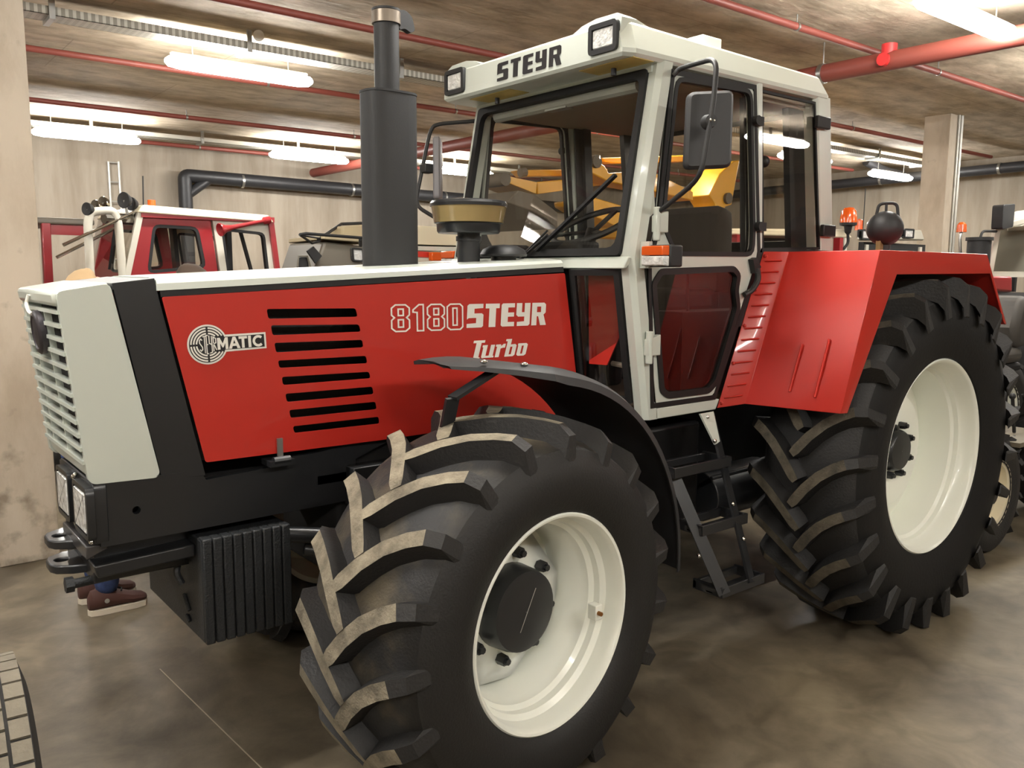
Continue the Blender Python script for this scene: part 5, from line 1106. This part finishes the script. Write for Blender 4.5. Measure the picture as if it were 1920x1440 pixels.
b = MB(); p = V((6.479,1.450,2.135)); b.cyl((p.x, p.y, 1.5), (p.x, p.y, p.z), .10, seg=18); b.cyl((p.x, p.y, p.z-.03), (p.x, p.y, p.z), .115, seg=18); pc_ = b.build('air_filter', SATIN, t); b = MB(); b.tube(bez([(p.x, p.y, p.z-.02), (p.x+.05, p.y, p.z+.06), (6.824,1.450,2.200)]), .012, 8); b.build('hose', SATIN, pc_)
p = V((6.439,1.600,2.226)); b = MB(); b.lathe((p.x, p.y, p.z-.04), (0, 0, 1), [(0, .045), (.07, .04), (.09, .02), (.092, .001)], 14); bc = b.build('beacon', AMBER, t); b = MB(); b.tube([(p.x, p.y, p.z-.04), (p.x-.02, p.y, p.z-.1), (p.x+.01, p.y, p.z-.22), (p.x, p.y, 1.3)], .014, 8); b.build('beacon_stem', STEEL, bc)
b = MB(); b.hexa([(6.232,1.200,1.656), (6.648,1.200,1.637), (7.4, 1.9, 1.6), (6.4, 1.9, 1.6)], [(6.208,1.200,1.783), (6.618,1.200,1.783), (7.4, 1.9, 1.78), (6.4, 1.9, 1.78)]); b.build('hood', CRED, t, bevel=.02)
b = MB(); b.box((6.1, 1.3, .6), (8.6, 2.45, 1.6)); b.build('body', DARK, t, bevel=.05)
for x, r in ((6.75, .5), (8.1, .75)): swheel(t, (x, 1.35, r), r, .35, r*.55, n=14)
# --- small open tractor behind the rear wheel
t = empty('compact_tractor', (4.6, .7, 0)); tag(t, 'small dark open tractor with grey seat and white rims at right edge', 'tractor')
swheel(t, (3.99, .27, .385), .385, .20, .215, CREAM, name='front_wheel', n=20); swheel(t, (3.99, 1.25, .385), .385, .20, .215, CREAM, name='front_wheel', n=20)
swheel(t, (5.45, .35, .5), .5, .32, .3, CREAM, name='rear_wheel', n=18); swheel(t, (5.45, 1.35, .5), .5, .32, .3, CREAM, name='rear_wheel', n=18)
b = MB(); b.box((3.6, .5, .45), (5.6, 1.05, .75)); b.build('frame', DARK, t, bevel=.03)
b = MB(); b.plate([(4.12, .12, .72), (4.75, .12, .72), (4.75, .5, .72), (4.12, .5, .72)], [], .03, (0, 0, 1)); b.build('footplate', mat('plate_beige', (112, 104, 88), .6), t)
sb = [(4.86, 1.26), (4.80, 1.42), (4.86, 1.62), (5.0, 1.66), (5.1, 1.28)]
b = MB(); b.rings([[(x, y, z) for x, z in sb] for y in (.45, .50, .80, .85)]); b.build('seat_backrest', mat('seat_grey', (72, 69, 65), .7), t, bevel=.05)
b = MB(); b.box((4.52, .45, 1.16), (4.98, .85, 1.28)); b.build('seat_cushion', mat('seat_grey', (72, 69, 65), .7), t, bevel=.05)
b = MB(); b.box((4.56, .47, 1.10), (5.0, .83, 1.16)); b.box((4.65, .52, .75), (4.95, .78, 1.1)); b.build('seat_base', DARK, t, bevel=.02)
for p0, p1 in (((4.30, .35, .72), (4.62, .4, 1.12)), ((4.5, .3, .72), (4.42, .3, .98)), ((4.7, .3, .72), (4.74, .28, 1.0)), ((4.36, .25, .72), (4.40, .22, .55))):
    b = MB(); b.tube([p0, p1], .012, 8); b.sphere(p1, .022, 10, 8); b.build('lever', SATIN, t)
b = MB(); b.box((3.55, .52, .75), (4.15, 1.02, 1.2)); b.build('hood', SATIN, t, bevel=.06)
b = MB(); b.box((5.15, .2, .95), (5.9, .5, 1.0)); b.build('mudguard', SATIN, t, bevel=.02)
# white plastic drum edge above the seat
# --- block-tread tyre at the lower left
t = empty('loose_wheel', (-1.6, .37, 0)); tag(t, 'worn grey block-tread tyre standing in the lower left corner', 'wheel')
axd = V((math.cos(.06), -math.sin(.06), 0)); fwd = V((axd.y, -axd.x, 0)); c = V((-1.628, .32, .42)); R0 = .422
DUST = mat('tread_dust', (126, 119, 104), .85, bump=.3, bscale=90, var=.5, vscale=9, c2=(100, 94, 82)); SIDE = mat('tyre_side', (40, 38, 36), .7)
def cp(a, r, al): return c+axd*a+(fwd*math.cos(al)+V((0, 0, 1))*math.sin(al))*r
b = MB(); b.rings([[cp(a, r, 2*PI*i/64) for i in range(64)] for a, r in ((-.10, .22), (-.135, .27), (-.14, .35), (-.125, .402), (-.10, .412), (.10, .412), (.125, .402), (.14, .35), (.135, .27), (.10, .22))], cap=False); ty = b.build('tyre', SIDE, t)
for row, (a0, a1) in enumerate(((-.118, -.072), (-.064, -.022), (-.014, .026), (.034, .074), (.082, .122))):
    n = 46
    for k in range(n):
        al = 2*PI*(k+.5*(row % 2))/n; dl = 2*PI/n*.86
        if math.sin(al) < -.55 : continue
        ro = R0 if abs(a0+a1) < .15 else R0-.004
        b = MB(); b.hexa([cp(a0, .408, al), cp(a1, .408, al), cp(a1, .408, al+dl), cp(a0, .408, al+dl)], [cp(a0, ro, al), cp(a1, ro, al), cp(a1, ro, al+dl), cp(a0, ro, al+dl)]); b.build('tread_block', DUST, ty, smooth=False)
for v in ty.data.vertices: v.co.z = max(v.co.z, .004)
b = MB(); b.rings([[cp(a, r, 2*PI*i/40) for i in range(40)] for a, r in ((.10, .225), (.08, .20), (.03, .18), (.03, .02))], cap=False); b.build('rim', GREYP, ty)
